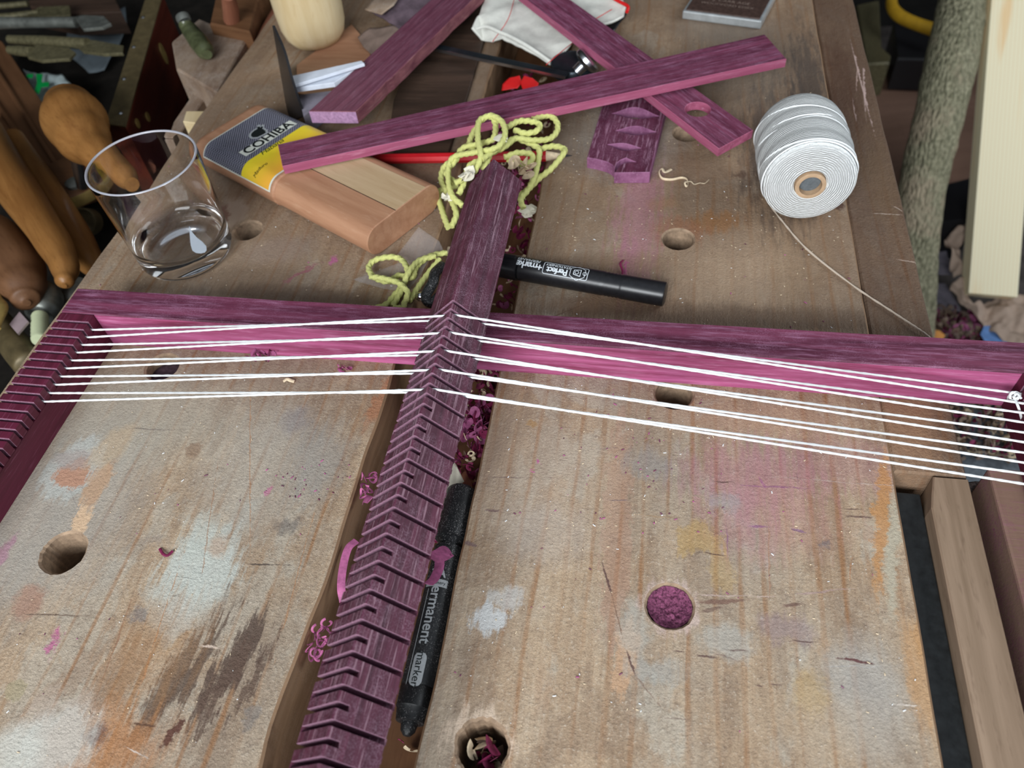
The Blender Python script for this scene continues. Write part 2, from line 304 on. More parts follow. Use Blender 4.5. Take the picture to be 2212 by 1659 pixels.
left_st = [
 st(420,1250,170,190,-8,(.52,.55,.50,1),.85,.3,.15), st(440,1160,90,90,10,(.50,.52,.46,1),.7,.4,.1), st(385,1330,80,60,0,(.50,.52,.48,1),.6,.4,.1),
 st(470,1180,50,40,0,ORG,.45,.5), st(120,1110,360,330,0,GREY2,.55,.5), st(560,1010,260,240,0,GREY,.35,.5), st(300,900,420,160,0,(.42,.39,.32,1),.5,.5),
 st(360,1480,62,250,-14,(.105,.068,.050,1),.85,.35,.55), st(425,1440,44,200,-14,(.105,.068,.050,1),.85,.3,.6), st(505,1430,70,190,-12,(.10,.065,.050,1),.9,.3,.6), st(470,1500,40,170,-12,(.12,.075,.055,1),.8,.3,.6),
 st(548,1470,26,130,-12,(.12,.075,.055,1),.8,.3,.6), st(210,1520,90,320,-16,(.21,.115,.065,1),.55,.4,.4), st(150,1480,60,300,-18,(.24,.14,.085,1),.4,.4,.4),
 st(190,1610,320,140,0,ORG,.7,.5,.2), st(330,1400,200,200,-14,(.40,.22,.10,1),.4,.5,.3), st(208,1592,44,36,0,(.10,.03,.02,1),.8,.6), st(372,1584,22,56,-12,(.10,.035,.025,1),.9,.3),
 st(160,1010,124,110,0,GREY,.9,.15), st(158,1024,84,54,0,(.45,.22,.13,1),.85,.15), st(160,992,96,34,0,(.36,.30,.27,1),.7,.3), st(210,1045,50,80,0,(.50,.30,.17,1),.7,.25),
 st(240,965,60,90,-20,(.50,.36,.22,1),.5,.4), st(62,1300,70,54,0,(.36,.19,.13,1),.65,.35), st(30,1490,50,30,0,(.36,.30,.19,1),.8,.15), st(75,1490,0.1,0.1,0,DK,0),
 st(418,975,34,30,0,(.26,.17,.11,1),.7,.3), st(175,1125,40,60,20,(.66,.45,.28,1),.85,.3,.3), st(120,1600,180,140,0,(.55,.55,.50,1),.7,.4,.1), st(20,1640,120,120,0,(.56,.56,.50,1),.7,.4),
 st(690,1000,120,150,0,(.30,.29,.27,1),.5,.5,.1), st(640,905,60,60,0,(.23,.22,.23,1),.5,.5), st(620,1140,50,24,0,(.10,.09,.09,1),.5,.5,.4), st(300,1330,36,24,0,(.13,.14,.16,1),.5,.4),
 st(115,1390,16,40,0,(.45,.10,.25,1),.75,.4,.4), st(5,1195,24,60,0,(.40,.14,.26,1),.5,.5,.4), st(580,1060,12,20,0,(.55,.12,.3,1),.5,.4),
 st(600,540,140,50,10,(.28,.21,.17,1),.5,.5), st(690,520,26,26,0,(.55,.52,.48,1),.0,.3), st(640,640,420,40,0,(.085,.050,.035,1),.55,.5), st(500,460,70,60,20,(.45,.34,.26,1),.7,.3), st(480,470,30,50,20,(.15,.05,.03,1),.7,.3),  # long dark band behind the beam is its shadow in the colour
 st(560,600,260,50,0,(.13,.08,.05,1),.35,.5), st(720,560,14,20,0,(.5,.12,.3,1),.8,.4), st(650,590,8,50,-35,(.28,.08,.12,1),.7,.4),  # first patch widens that painted beam shadow
 st(330,1170,50,20,0,(.30,.26,.23,1),.4,.5), st(700,1330,40,260,-12,(.42,.27,.15,1),.5,.5), st(830,860,40,110,-12,(.36,.16,.08,1),.8,.3), st(545,1550,26,60,-10,(.20,.19,.18,1),.55,.4),
]
left_ln = [ln(20,1326,220,1330,3,(.16,.11,.08,1)), ln(525,1219,615,1221,4,(.08,.06,.05,1),.9), ln(280,925,380,930,4,(.17,.14,.12,1),.7), ln(290,1562,338,1570,5,(.10,.05,.03,1),.9), ln(428,1395,480,1400,6,(.66,.52,.42,1),.9),
 ln(268,1612,318,1636,4,(.58,.50,.44,1),.8), ln(170,1100,150,1060,2,(.25,.22,.2,1),.5), ln(540,820,540,1200,3,ORG,.5), ln(470,1000,430,1280,3,(.33,.17,.09,1),.6), ln(300,1250,190,1560,4,(.27,.13,.07,1),.6), ln(395,1200,290,1520,4,ORG,.6),
 ln(260,640,330,560,3,(.30,.22,.17,1),.4), ln(680,1100,600,1400,3,ORG,.5), ln(350,1290,395,1285,3,DK,.5), ln(375,1245,445,1255,2,(.12,.12,.12,1),.5)]
right_st = [
 st(1480,600,520,260,0,(.40,.28,.19,1),.35,.5), st(1380,470,90,260,0,PNK,.42,.6,.5), st(1350,560,40,90,0,PNK,.35,.6,.4), st(1545,480,110,40,10,(.30,.13,.04,1),.6,.5,.4), st(1430,440,60,26,30,(.30,.16,.08,1),.5,.5,.3),
 st(1290,575,300,50,8,(.20,.12,.07,1),.45,.5), st(1300,660,300,50,4,(.17,.09,.05,1),.6,.5), st(1600,690,640,60,3,(.10,.06,.04,1),.6,.5), st(1720,560,120,200,0,(.20,.12,.06,1),.35,.6,.4),  # two long bands paint the beam's shadow, one lies behind the marker
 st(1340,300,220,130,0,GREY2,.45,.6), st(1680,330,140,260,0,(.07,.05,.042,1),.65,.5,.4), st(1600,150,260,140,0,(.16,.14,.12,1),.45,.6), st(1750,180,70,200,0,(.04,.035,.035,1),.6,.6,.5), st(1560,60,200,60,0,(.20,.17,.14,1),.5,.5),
 st(1810,440,34,28,0,(.08,.035,.025,1),.85,.25), st(1805,440,60,30,0,(.35,.17,.07,1),.0,.5), st(1600,378,22,16,0,(.12,.07,.05,1),.7,.3),
 st(1156,914,24,15,0,(.36,.20,.07,1),.85,.2), st(1885,1160,42,34,0,(.30,.14,.07,1),.9,.22), st(1893,1158,70,62,0,(.55,.48,.38,1),.5,.5), st(1820,1000,360,110,3,PNK,.22,.6,.4), st(1620,1030,260,140,0,PNK,.34,.6,.4), st(1700,1120,200,150,0,(.47,.25,.22,1),.3,.6,.3),
 st(1600,1120,150,150,5,PNK,.22,.5,.3), st(1512,1160,90,70,0,OCH,.55,.2,.2), st(1560,1230,60,80,0,OCH,.4,.3,.2), st(1335,1120,64,470,2,(.40,.24,.17,1),.50,.16,.2), st(1352,1420,50,160,-6,(.55,.33,.19,1),.65,.2,.15),
 st(1400,1000,90,60,0,(.27,.26,.25,1),.5,.5,.4), st(1560,1085,60,36,0,(.34,.34,.33,1),.5,.5,.3), st(1055,1340,70,60,0,(.56,.58,.58,1),.8,.3,.3), st(1090,1290,80,50,0,(.52,.53,.52,1),.55,.4,.3), st(1370,1360,60,120,0,(.42,.42,.38,1),.5,.4), st(1410,1450,120,50,0,(.35,.36,.34,1),.5,.5,.3),
 st(1580,1390,110,70,0,(.42,.43,.40,1),.5,.4), st(1690,1360,110,60,0,(.27,.20,.22,1),.5,.5,.3), st(1780,1400,24,50,0,(.42,.27,.16,1),.4,.4), st(1870,1500,150,220,0,(.42,.42,.40,1),.5,.5), st(1985,1450,60,200,4,(.52,.30,.14,1),.6,.4,.2), st(1905,1110,26,260,-10,(.50,.24,.08,1),.75,.35,.2),
 st(1930,1190,26,240,-10,(.46,.43,.33,1),.7,.4,.1), st(1990,1330,30,160,-8,(.50,.27,.11,1),.6,.4,.2), st(1750,1500,80,90,0,OCH,.45,.4), st(1780,1560,300,120,0,(.48,.36,.24,1),.3,.6), st(1140,1010,300,220,0,(.50,.38,.29,1),.35,.6), st(1060,980,50,200,-12,(.28,.20,.15,1),.4,.6,.4),
 st(1650,905,360,70,4,(.45,.26,.18,1),.35,.6), st(1180,1150,200,120,0,(.46,.42,.38,1),.3,.5), st(1170,1490,40,90,0,(.44,.30,.20,1),.3,.5), st(1450,1310,112,106,0,(.60,.46,.42,1),.6,.25,.1), st(1035,1590,130,110,0,(.66,.52,.40,1),.75,.3,.3),
 st(1160,998,10,8,0,(.5,.12,.3,1),.9,.3), st(1148,1022,8,6,0,(.5,.12,.3,1),.9,.3), st(1785,1180,12,24,0,(.10,.10,.13,1),.5,.5), st(1465,500,110,56,0,(.30,.13,.07,1),.55,.4,.3), st(1345,585,10,44,0,(.35,.08,.18,1),.8,.3,.2),
]
CUT=(.115,.062,.055,1)
right_ln = [ln(1300,1213,1320,1285,5,CUT,.9), ln(1322,1290,1352,1400,3,(.20,.12,.08,1),.8), ln(1354,1410,1372,1460,5,CUT,.9), ln(1372,1460,1420,1520,4,(.24,.17,.13,1),.8), ln(1506,1302,1640,1294,11,(.20,.115,.085,1),.9), ln(1505,1325,1560,1310,8,(.19,.12,.09,1),.8), ln(1500,1284,1700,1290,4,(.50,.38,.33,1),.7),
 ln(1690,1310,1735,1305,9,(.16,.09,.07,1),.85), ln(1700,1285,1840,1272,5,(.40,.28,.26,1),.7), ln(1795,1420,1890,1434,6,(.13,.05,.05,1),.95), ln(1700,1386,1770,1386,4,(.13,.08,.07,1),.9), ln(1503,1194,1575,1200,4,(.12,.07,.05,1),.9), ln(1453,1406,1485,1410,4,CUT,.9), ln(1500,1415,1545,1420,5,CUT,.9), ln(1555,1405,1615,1404,4,CUT,.7),
 ln(1455,1065,1560,1078,7,(.36,.27,.20,1),.8), ln(1300,1080,1370,1082,4,(.24,.17,.16,1),.8), ln(1575,1046,1760,1056,4,(.28,.11,.20,1),.75), ln(1640,1030,1655,1055,9,(.30,.08,.22,1),.7), ln(1620,1136,1665,1138,6,(.28,.12,.22,1),.8), ln(1708,1143,1742,1152,7,(.24,.13,.22,1),.8), ln(1820,1101,1875,1101,3,CUT,.7), ln(1825,1115,1885,1118,4,CUT,.8),
 ln(1545,1040,1585,1042,4,CUT,.8), ln(1570,1118,1572,1210,3,PPL,.6), ln(1660,1120,1662,1300,4,(.38,.20,.12,1),.6), ln(1840,1205,1835,1255,4,(.40,.19,.09,1),.7), ln(1350,1110,1470,1118,3,(.34,.22,.12,1),.6), ln(1060,1030,1150,1032,4,(.20,.14,.12,1),.8), ln(1175,1031,1210,1033,4,(.22,.15,.12,1),.8),
 ln(1040,1100,1090,1106,7,(.17,.10,.10,1),.8), ln(1000,1170,1030,1178,9,(.17,.11,.11,1),.8), ln(1265,970,1345,968,3,(.30,.22,.19,1),.6), ln(1660,1030,1990,1054,3,(.48,.38,.33,1),.6), ln(1930,1440,1760,1440,3,(.42,.40,.38,1),.5), ln(1660,1475,1690,1478,4,CUT,.8), ln(1632,1480,1650,1484,4,CUT,.8), ln(1540,1410,1600,1430,3,CUT,.5),
 ln(1925,1520,1985,1524,4,(.66,.58,.5,1),.8), ln(1430,1550,1500,1556,3,CUT,.5), ln(1720,1020,1726,1048,3,(.24,.14,.14,1),.6), ln(1800,900,1680,960,2,(.24,.12,.13,1),.35), ln(1210,602,1440,612,2,(.2,.12,.08,1),.5), ln(1280,650,1180,690,3,(.16,.09,.06,1),.6)]
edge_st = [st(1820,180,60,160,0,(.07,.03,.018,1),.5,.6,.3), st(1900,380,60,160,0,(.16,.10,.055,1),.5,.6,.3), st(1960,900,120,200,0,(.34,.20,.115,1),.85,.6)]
edge_ln = [ln(1838,90,1888,285,4,(.55,.40,.36,1),.8), ln(1865,145,1870,245,5,(.55,.40,.36,1),.8), ln(1852,140,1850,200,3,(.5,.35,.3,1),.7), ln(1885,460,1948,463,3,(.5,.4,.33,1),.7), ln(1940,560,1990,568,4,(.55,.42,.34,1),.6), ln(1850,262,1842,215,3,(.45,.33,.3,1),.6), ln(1923,440,1948,455,2,(.5,.4,.33,1),.7)]
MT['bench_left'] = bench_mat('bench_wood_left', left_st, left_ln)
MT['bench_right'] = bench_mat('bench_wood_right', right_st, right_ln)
MT['bench_edge'] = bench_mat('bench_wood_edge', edge_st, edge_ln, (.098,.050,.028,1))
MT['hole_wall'] = plain('bored_wood', (.30,.21,.14,1), .85, .2, var=.35, scale=220, bump=.5)
MT['bench_side'] = wood('bench_side_wood', (.19,.11,.058,1), (.36,.22,.125,1), (.09,.05,.028,1), g=(60,5,60), samt=.5, pore=30, dotty=240, rough=.7, dust=(.36,.26,.18,1), damt=.5)
MT['liner'] = plain('black_liner', (.012,.014,.015,1), .5, .4, var=.5, scale=200, bump=.1)
MT['bench_bar'] = wood('bench_bar_wood', (.20,.135,.085,1), (.34,.24,.165,1), (.13,.08,.05,1), g=(5,90,90), samt=.5, pore=240, rough=.7)

# ------------------------------------------------------------------ mesh helpers
def link(name, me, mat=None, parent=None, smooth=False):
    o = bpy.data.objects.new(name, me); COL.objects.link(o)
    if mat:
        for m in (mat if isinstance(mat, (list, tuple)) else [mat]): me.materials.append(MT[m])
    if parent: o.parent = parent
    if smooth:
        me.polygons.foreach_set('use_smooth', [True]*len(me.polygons))
        if smooth != 'all':
            try: me.set_sharp_from_angle(angle=math.radians(40))
            except Exception: pass
    return o
def mesh(name, vs, fs, mat=None, parent=None, smooth=False, idx=None):
    me = bpy.data.meshes.new(name); me.from_pydata([tuple(v) for v in vs], [], fs)
    o = link(name, me, mat, parent, smooth)
    if idx: me.polygons.foreach_set('material_index', idx)
    bm = bmesh.new(); bm.from_mesh(me); bmesh.ops.recalc_face_normals(bm, faces=bm.faces); bm.to_mesh(me); bm.free()
    if smooth and smooth != 'all':
        me.set_sharp_from_angle(angle=math.radians(40))
    return o
def tag(o, label, cat, group=None, kind=None):
    if label: o['label'] = label
    if cat: o['category'] = cat
    if group: o['group'] = group
    if kind: o['kind'] = kind
    return o
def thing(name, label, cat, loc=(0,0,0), group=None):
    o = bpy.data.objects.new(name, None); COL.objects.link(o); o.location = loc; o.empty_display_size = .01
    return tag(o, label, cat, group)
def place(o, origin, xdir, up=Vector((0,0,1))):
    x = Vector(xdir).normalized(); z = (up - x*up.dot(x)).normalized(); y = z.cross(x)
    m = Matrix((x, y, z)).transposed().to_4x4(); m.translation = Vector(origin); o.matrix_world = m
    return o
class G:
    """collects geometry for ONE mesh"""
    def __init__(s): s.v = []; s.f = []; s.mi = []
    def add(s, vs, fs, mi=0):
        b = len(s.v); s.v += [Vector(v) for v in vs]; s.f += [tuple(i+b for i in f) for f in fs]; s.mi += [mi]*len(fs)
    def box(s, x0, y0, z0, x1, y1, z1, mi=0, c=0):
        if c <= 0:
            vs = [(x,y,z) for x in (x0,x1) for y in (y0,y1) for z in (z0,z1)]
            s.add(vs, [(0,1,3,2),(4,6,7,5),(0,4,5,1),(2,3,7,6),(0,2,6,4),(1,5,7,3)], mi); return
        bm = bmesh.new(); bmesh.ops.create_cube(bm, size=1)
        for v in bm.verts: v.co = Vector((x0+(v.co.x+.5)*(x1-x0), y0+(v.co.y+.5)*(y1-y0), z0+(v.co.z+.5)*(z1-z0)))
        bmesh.ops.bevel(bm, geom=bm.edges[:], offset=c, segments=2, affect='EDGES', profile=.6)
        bm.verts.index_update(); s.add([v.co.copy() for v in bm.verts], [tuple(v.index for v in f.verts) for f in bm.faces], mi); bm.free()
    def sweep(s, pts, rad, n=10, caps=True, mi=0, lobes=0, twist=0, flat=1.0, up=None, amp=.16):
        pts = [Vector(p) for p in pts]; N = len(pts)
        R = [rad(i/(N-1)) if callable(rad) else (rad[i] if isinstance(rad, list) else rad) for i in range(N)]
        T = [(pts[min(i+1,N-1)]-pts[max(i-1,0)]).normalized() for i in range(N)]
        u = up or (Vector((0,0,1)) if abs(T[0].z) < .9 else Vector((1,0,0)))
        u = (u - T[0]*u.dot(T[0])).normalized(); vs = []; L = 0
        for i in range(N):
            if i: L += (pts[i]-pts[i-1]).length
            u = (u - T[i]*u.dot(T[i]))
            u = u.normalized() if u.length > 1e-6 else T[i].orthogonal().normalized()
            v = T[i].cross(u)
            for k in range(n):
                a = 2*PI*k/n; r = R[i]*(1+(amp*math.cos(lobes*(a-L*twist)) if lobes else 0))
                vs.append(pts[i] + v*(r*math.cos(a)) + u*(r*math.sin(a)*flat))
        fs = [(i*n+k, i*n+(k+1)%n, (i+1)*n+(k+1)%n, (i+1)*n+k) for i in range(N-1) for k in range(n)]
        if caps: fs += [tuple(range(n-1,-1,-1)), tuple((N-1)*n+k for k in range(n))]
        s.add(vs, fs, mi)
    def lathe(s, prof, n=40, mi=0, origin=(0,0,0), close=False):
        o = Vector(origin); vs = []; m = len(prof)
        for (r, z) in prof: vs += [o+Vector((max(r,1e-5)*math.cos(2*PI*k/n), max(r,1e-5)*math.sin(2*PI*k/n), z)) for k in range(n)]
        fs = [(i*n+k, i*n+(k+1)%n, ((i+1)%m)*n+(k+1)%n, ((i+1)%m)*n+k) for i in range(m if close else m-1) for k in range(n)]
        s.add(vs, fs, mi)
    def prism(s, outline, z0, z1, holes=(), c=0, mi=0, mside=None, mhole=None):
        """extruded polygon with real holes; c = small chamfer on the upper rim and on the rims of the holes"""
        mside = mi if mside is None else mside
        def off(pl, d):
            n = len(pl); res = []
            for i in range(n):
                a, b, e = Vector(pl[i-1]), Vector(pl[i]), Vector(pl[(i+1)%n])
                t = ((b-a).normalized()+(e-b).normalized()); t = t.normalized() if t.length > 1e-9 else (e-b).normalized()
                res.append(b+Vector((-t.y, t.x))*d)
            return res
        def area2(pl): return sum(pl[i-1][0]*pl[i][1]-pl[i][0]*pl[i-1][1] for i in range(len(pl)))
        ol = [Vector(p[:2]) for p in outline]
        if area2(ol) < 0: ol.reverse()
        hs = []
        for h in holes:
            h = [Vector(p[:2]) for p in h]
            if area2(h) > 0: h.reverse()
            hs.append(h)
        loops = [ol]+hs
        top = [off(l, c) if c else l for l in loops]
        base = len(s.v)
        flat = [Vector((p.x, p.y, 0)) for l in top for p in l]
        tris = tessellate_polygon([[Vector((p.x, p.y, 0)) for p in l] for l in top])
        nv = len(flat)
        s.add([(p.x, p.y, z1) for p in flat], [tuple(t) for t in tris], mi)
        s.add([(p.x, p.y, z0) for l in loops for p in l], [tuple(reversed(t)) for t in tris], mi)
        k = 0
        for li, l in enumerate(loops):
            n = len(l)
            rings = [[(p.x,p.y,z1) for p in top[li]]]
            if c: rings.append([(p.x,p.y,z1-c) for p in l])
            rings.append([(p.x,p.y,z0) for p in l])
            vs = [v for r in rings for v in r]
            s.add(vs, [(j*n+i, j*n+(i+1)%n, (j+1)*n+(i+1)%n, (j+1)*n+i) for j in range(len(rings)-1) for i in range(n)], mhole if (li and mhole is not None) else mside)
    def make(s, name, mat, parent=None, smooth=False, inv=None, merge=False):
        vs = s.v if inv is None else [inv @ v for v in s.v]
        o = mesh(name, vs, s.f, mat, parent, smooth, s.mi if any(s.mi) else None)
        if merge:
            bm = bmesh.new(); bm.from_mesh(o.data); bmesh.ops.remove_doubles(bm, verts=bm.verts, dist=1e-6)
            bmesh.ops.recalc_face_normals(bm, faces=bm.faces); bm.to_mesh(o.data); bm.free()
        return o
def cr(pts, k=8):
    """smooth path through the points"""
    pts = [Vector(p) for p in pts]
    if len(pts) < 3: return [pts[0].lerp(pts[1], i/k) for i in range(k+1)]
    q = [pts[0]*2-pts[1]]+pts+[pts[-1]*2-pts[-2]]; out = []
    for i in range(1, len(q)-2):
        a, b, c, d = q[i-1:i+3]
        for j in range(k):
            t = j/k
            out.append(.5*((2*b)+(c-a)*t+(2*a-5*b+4*c-d)*t*t+(-a+3*b-3*c+d)*t**3))
    out.append(pts[-1]); return out
def circ(cx, cy, r, n=36, ph=0, jag=0):
    return [(cx+r*(1+jag*random.uniform(-1,1))*math.cos(ph+2*PI*i/n), cy+r*(1+jag*random.uniform(-1,1))*math.sin(ph+2*PI*i/n)) for i in range(n)]
def rpx(p, wpx): return wpx*depth(Vector(p))/FX
def text(name, body, mat, parent, fn, size=1.0, shear=0, spacing=1.0, bold=0, align='CENTER', cuts=True):
    cu = bpy.data.curves.new(name, 'FONT'); cu.body = body; cu.size = size; cu.shear = shear; cu.space_character = spacing
    cu.align_x = align; cu.align_y = 'CENTER'; cu.offset = bold; cu.resolution_u = 4
    o = bpy.data.objects.new('tmp', cu); COL.objects.link(o)
    dg = bpy.context.evaluated_depsgraph_get(); me = bpy.data.meshes.new_from_object(o.evaluated_get(dg))
    bpy.data.objects.remove(o); bpy.data.curves.remove(cu)
    bm = bmesh.new(); bm.from_mesh(me)
    if cuts:
        for _ in range(2):
            es = [e for e in bm.edges if e.calc_length() > size*.16]
            if es: bmesh.ops.subdivide_edges(bm, edges=es, cuts=1)
        bmesh.ops.triangulate(bm, faces=bm.faces)
    for v in bm.verts: v.co = fn(v.co.x, v.co.y)
    bm.to_mesh(me); bm.free(); me.name = name
    return link(name, me, mat, parent)

# ------------------------------------------------------------------ room shell
def plane_box(name, x0, y0, z0, x1, y1, z1, mat):
    g = G(); g.box(x0,y0,z0,x1,y1,z1); o = g.make(name, mat); o['kind'] = 'structure'; return o
FZ = -0.78
plane_box('floor', -1.6, -1.6, FZ-.05, 2.2, 2.3, FZ, 'floor')
plane_box('wall_left', -1.65, -1.6, FZ, -1.6, 2.3, 1.9, 'shadow')
plane_box('wall_back', -1.6, 2.3, FZ, 2.2, 2.35, 1.9, 'shadow')
plane_box('ceiling', -1.65, .95, 1.9, 2.2, 2.35, 1.95, 'ceiling_white')

# ------------------------------------------------------------------ workbench
bench = thing('workbench', 'scarred wooden workbench with a split top and round dog holes', 'workbench', (0,0,FZ))
OB = Vector((0,0,0))
def wob(a, b, n, amp, seed):                              # a slightly worn straight edge
    a, b = Vector(a), Vector(b); d = (b-a); nrm = Vector((-d.y, d.x)).normalized()
    return [tuple(a+d*(i/n)+nrm*amp*noise.noise(Vector((i*.23, seed+.37, 0)))) for i in range(n)]
SLT = .075
def slab(name, x0, x1, holes, mat, notch=None, wear=(.0003,.001)):
    g = G(); y0, y1 = -.30, 1.10
    ol = wob((x0,y0),(x1,y0),6,0,1)+wob((x1,y0),(x1,y1),200,wear[0],2)+wob((x1,y1),(x0,y1),6,0,3)+wob((x0,y1),(x0,y0),200,wear[1],4)
    if notch: ol = notch(ol)
    hl = [circ(p.x, p.y, r, 44, 0, jag) for (p, r, jag) in holes]
    g.prism(ol, -SLT, 0, hl, c=.0012, mside=1, mhole=2)
    o = g.make(name, [mat, 'bench_side', 'hole_wall']); o.parent = bench; o.matrix_parent_inverse = Matrix.Translation((0,0,-FZ))
    return o
HL = [(P(535,497), .0105, .02), (P(350,792), .0105, .01), (P(137,1193), .0118, .03)]
def _c(px, py): return P(px, py)
HR = [(P(1484,288), .0105, .01), (P(1465,516), .0105, .015), (P(1456,850), .0107, .01), (P(1447,1309), .0108, .02), (P(1041,1612), .0112, .05)]
def lnotch(ol):
    q = P(822,945); out = []
    for p in ol:
        x, y = p
        if x > -.2:                                       # the inner edge with its chipped hollow
            x = x + .0005 - .012*math.exp(-((y-q.y)/.016)**2)*0 - .0022*math.exp(-((y-.10)/.03)**2)
        out.append((x, y))
    return out
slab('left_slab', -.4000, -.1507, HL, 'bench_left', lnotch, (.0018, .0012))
YN = P(1940,1018).y
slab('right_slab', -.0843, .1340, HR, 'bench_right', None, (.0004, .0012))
g = G(); g.prism(wob((.1344,YN),(.1704,YN),4,0,1)+wob((.1704,YN),(.1704,1.10),80,.0008,5)+wob((.1704,1.10),(.1344,1.10),4,0,1)+wob((.1344,1.10),(.1344,YN),80,.0006,6), -SLT, -.0003, c=.0012)
o = g.make('edge_board', 'bench_edge'); o.parent = bench; o.matrix_parent_inverse = Matrix.Translation((0,0,-FZ)); o['label'] = 'darker brown board glued along the bench edge'
def bpart(g, name, mat, label=None, **k):
    yx = Matrix.Rotation(PI/2, 4, 'Z')                      # local x runs along the bench
    o = g.make(name, mat, inv=yx.inverted(), **k); o.parent = bench; o.matrix_parent_inverse = Matrix.Translation((0,0,-FZ)); o.matrix_basis = yx
    if label: o['label'] = label
    return o
# narrow bar beyond the recess, with its chamfered far end
xb0 = P(2066,1360).x
g = G(); g.prism([(xb0,-.3),(.1704,-.3),(.1704,YN-.001),(xb0+.004,YN-.001),(xb0+.0015,YN-.012),(xb0,YN-.020)], -.06, -.0002, c=.0008)
bpart(g, 'edge_bar', 'bench_bar', 'narrow brown bar along the recess')
zr_ = -.010; ye = P(1975,1066,zr_).y
g = G(); g.box(.1345, -.3, -.05, xb0-.0005, ye, zr_, c=.0006)
bpart(g, 'black_liner', 'liner', 'black dusty strip lining the recess')
for (x, y) in ((-.36,-.22),(.09,-.22),(-.36,1.0),(.09,1.0)):
    g = G(); g.box(x-.035, y-.035, FZ+.001, x+.035, y+.035, -SLT-.0005, c=.003); bpart(g, 'leg', 'grimy')
for y in (-.22, 1.0):
    g = G(); g.box(-.324, y-.02, -.30, .054, y+.02, -.20, c=.003); bpart(g, 'rail', 'grimy')
# spacer boards down in the gap: the shelf everything in the gap lies on
g = G(); g.box(-.1493, -.3, -.062, -.0848, 1.1, -.045, c=.001)
bpart(g, 'gap_floor', 'brown', 'brown board closing the bottom of the gap')

# dowel plug that fills the shallow hole under the strings
g = G(); c0 = HL[1][0]; g.lathe([(0,-.03),(.0100,-.03),(.0100,-.008),(.004,-.0065),(0,-.0065)], 32, origin=(c0.x,c0.y,0)); MT['plug'] = plain('dirty_plug', (.055,.035,.045,1), .8, .2, var=.5, scale=300); o = g.make('dowel_plug', 'plug', smooth=True)
tag(o, 'dark dowel plug sunk in the bench hole under the white strings', 'plug')

# ------------------------------------------------------------------ loom
ARMX0, ARMX1, BZ, BW = -.3670, -.3440, .0280, .0225
YB0, YB1 = .3012, .3237
RX0, RX1 = .1965, .2195
loom = thing('tapestry_loom', 'purple wooden loom frame lying on the bench with slotted side arms', 'loom', ((ARMX1+RX0)/2, YB0, 0))
def lpart(g, name, mat, label=None, origin=(0,0,0), xdir=(1,0,0), **k):
    """part of the loom with its local x along the grain"""
    x = Vector(xdir).normalized(); z = Vector((0,0,1)); y = z.cross(x)
    m = Matrix((x,y,z)).transposed().to_4x4(); m.translation = Vector(origin)
    o = g.make(name, mat, inv=m.inverted(), **k); o.parent = loom
    o.matrix_world = m; o.matrix_parent_inverse = Matrix.Translation(-loom.location)
    if label: o['label'] = label
    return o
g = G(); x0, x1, c = ARMX0, RX1, .0009
# crossbeam: the top, back and ends are darker, the front is fresh pink wood
yz = [(YB0,0),(YB1,0),(YB1,BZ-c),(YB1-c,BZ),(YB0+c,BZ),(YB0,BZ-c)]
NS = 60; vs = []
for i in range(NS+1):
    x = x0+(x1-x0)*i/NS
    for (y, z) in yz:
        vs.append((x, y+.00025*noise.noise(Vector((x*30, z*40, 3))), z+(.00025*noise.noise(Vector((x*24, y*40, 5))) if z > .01 else 0)))
fs = []; mi = []
for i in range(NS):
    for k in range(6):
        fs.append((i*6+k, i*6+(k+1)%6, (i+1)*6+(k+1)%6, (i+1)*6+k)); mi.append(1 if k == 5 else 0)
fs += [tuple(range(6)), tuple(NS*6+k for k in range(6))]; mi += [0, 0]
g.v = [Vector(v) for v in vs]; g.f = fs; g.mi = mi
lpart(g, 'crossbeam', ['purple_mid', 'purple_pink'], 'far crossbeam with a bright pink front face', (x0, YB0, 0), (1,0,0))
SLOTS = [.2937-.00645*i for i in range(58)]
def arm(x0, x1, inner_left):
    g = G(); yend = YB0-.0004; y1 = -.09; d = .0017; dep = .0085
    g.box(x0, y1, 0, x1, yend, BZ-dep)
    ys = [yend]
    for s in SLOTS:
        if s > y1+.01: ys += [s+d/2, s-d/2]
    ys.append(y1)
    for i in range(0, len(ys), 2):
        a, b = ys[i+1], ys[i]
        g.box(x0, a, BZ-dep-.00001, x1, b, BZ, c=.00045)
        for fi, f in enumerate(g.f):
            pp = [g.v[k_] for k_ in f]; nn = (pp[1]-pp[0]).cross(pp[2]-pp[0])
            if g.mi[fi] == 0 and nn.length > 0 and abs(nn.normalized().y) > .5 and min(p.z for p in pp) >= BZ-dep-.0001: g.mi[fi] = 1
    return lpart(g, 'side_arm', ['purple_red','purple_cut'], None, (x0, yend, 0), (0,-1,0))
o = arm(ARMX0, ARMX1, False); o['label'] = 'left side arm, cut with a row of narrow slots'
o = arm(RX0, RX1, True); o['label'] = 'right side arm, dark, at the edge of the picture'
g = G(); g.box(ARMX0, -.113, 0, RX1, -.0905, BZ, c=.0009); lpart(g, 'crossbeam', 'purple_mid', 'near crossbeam', (ARMX0, -.113, 0), (1,0,0))

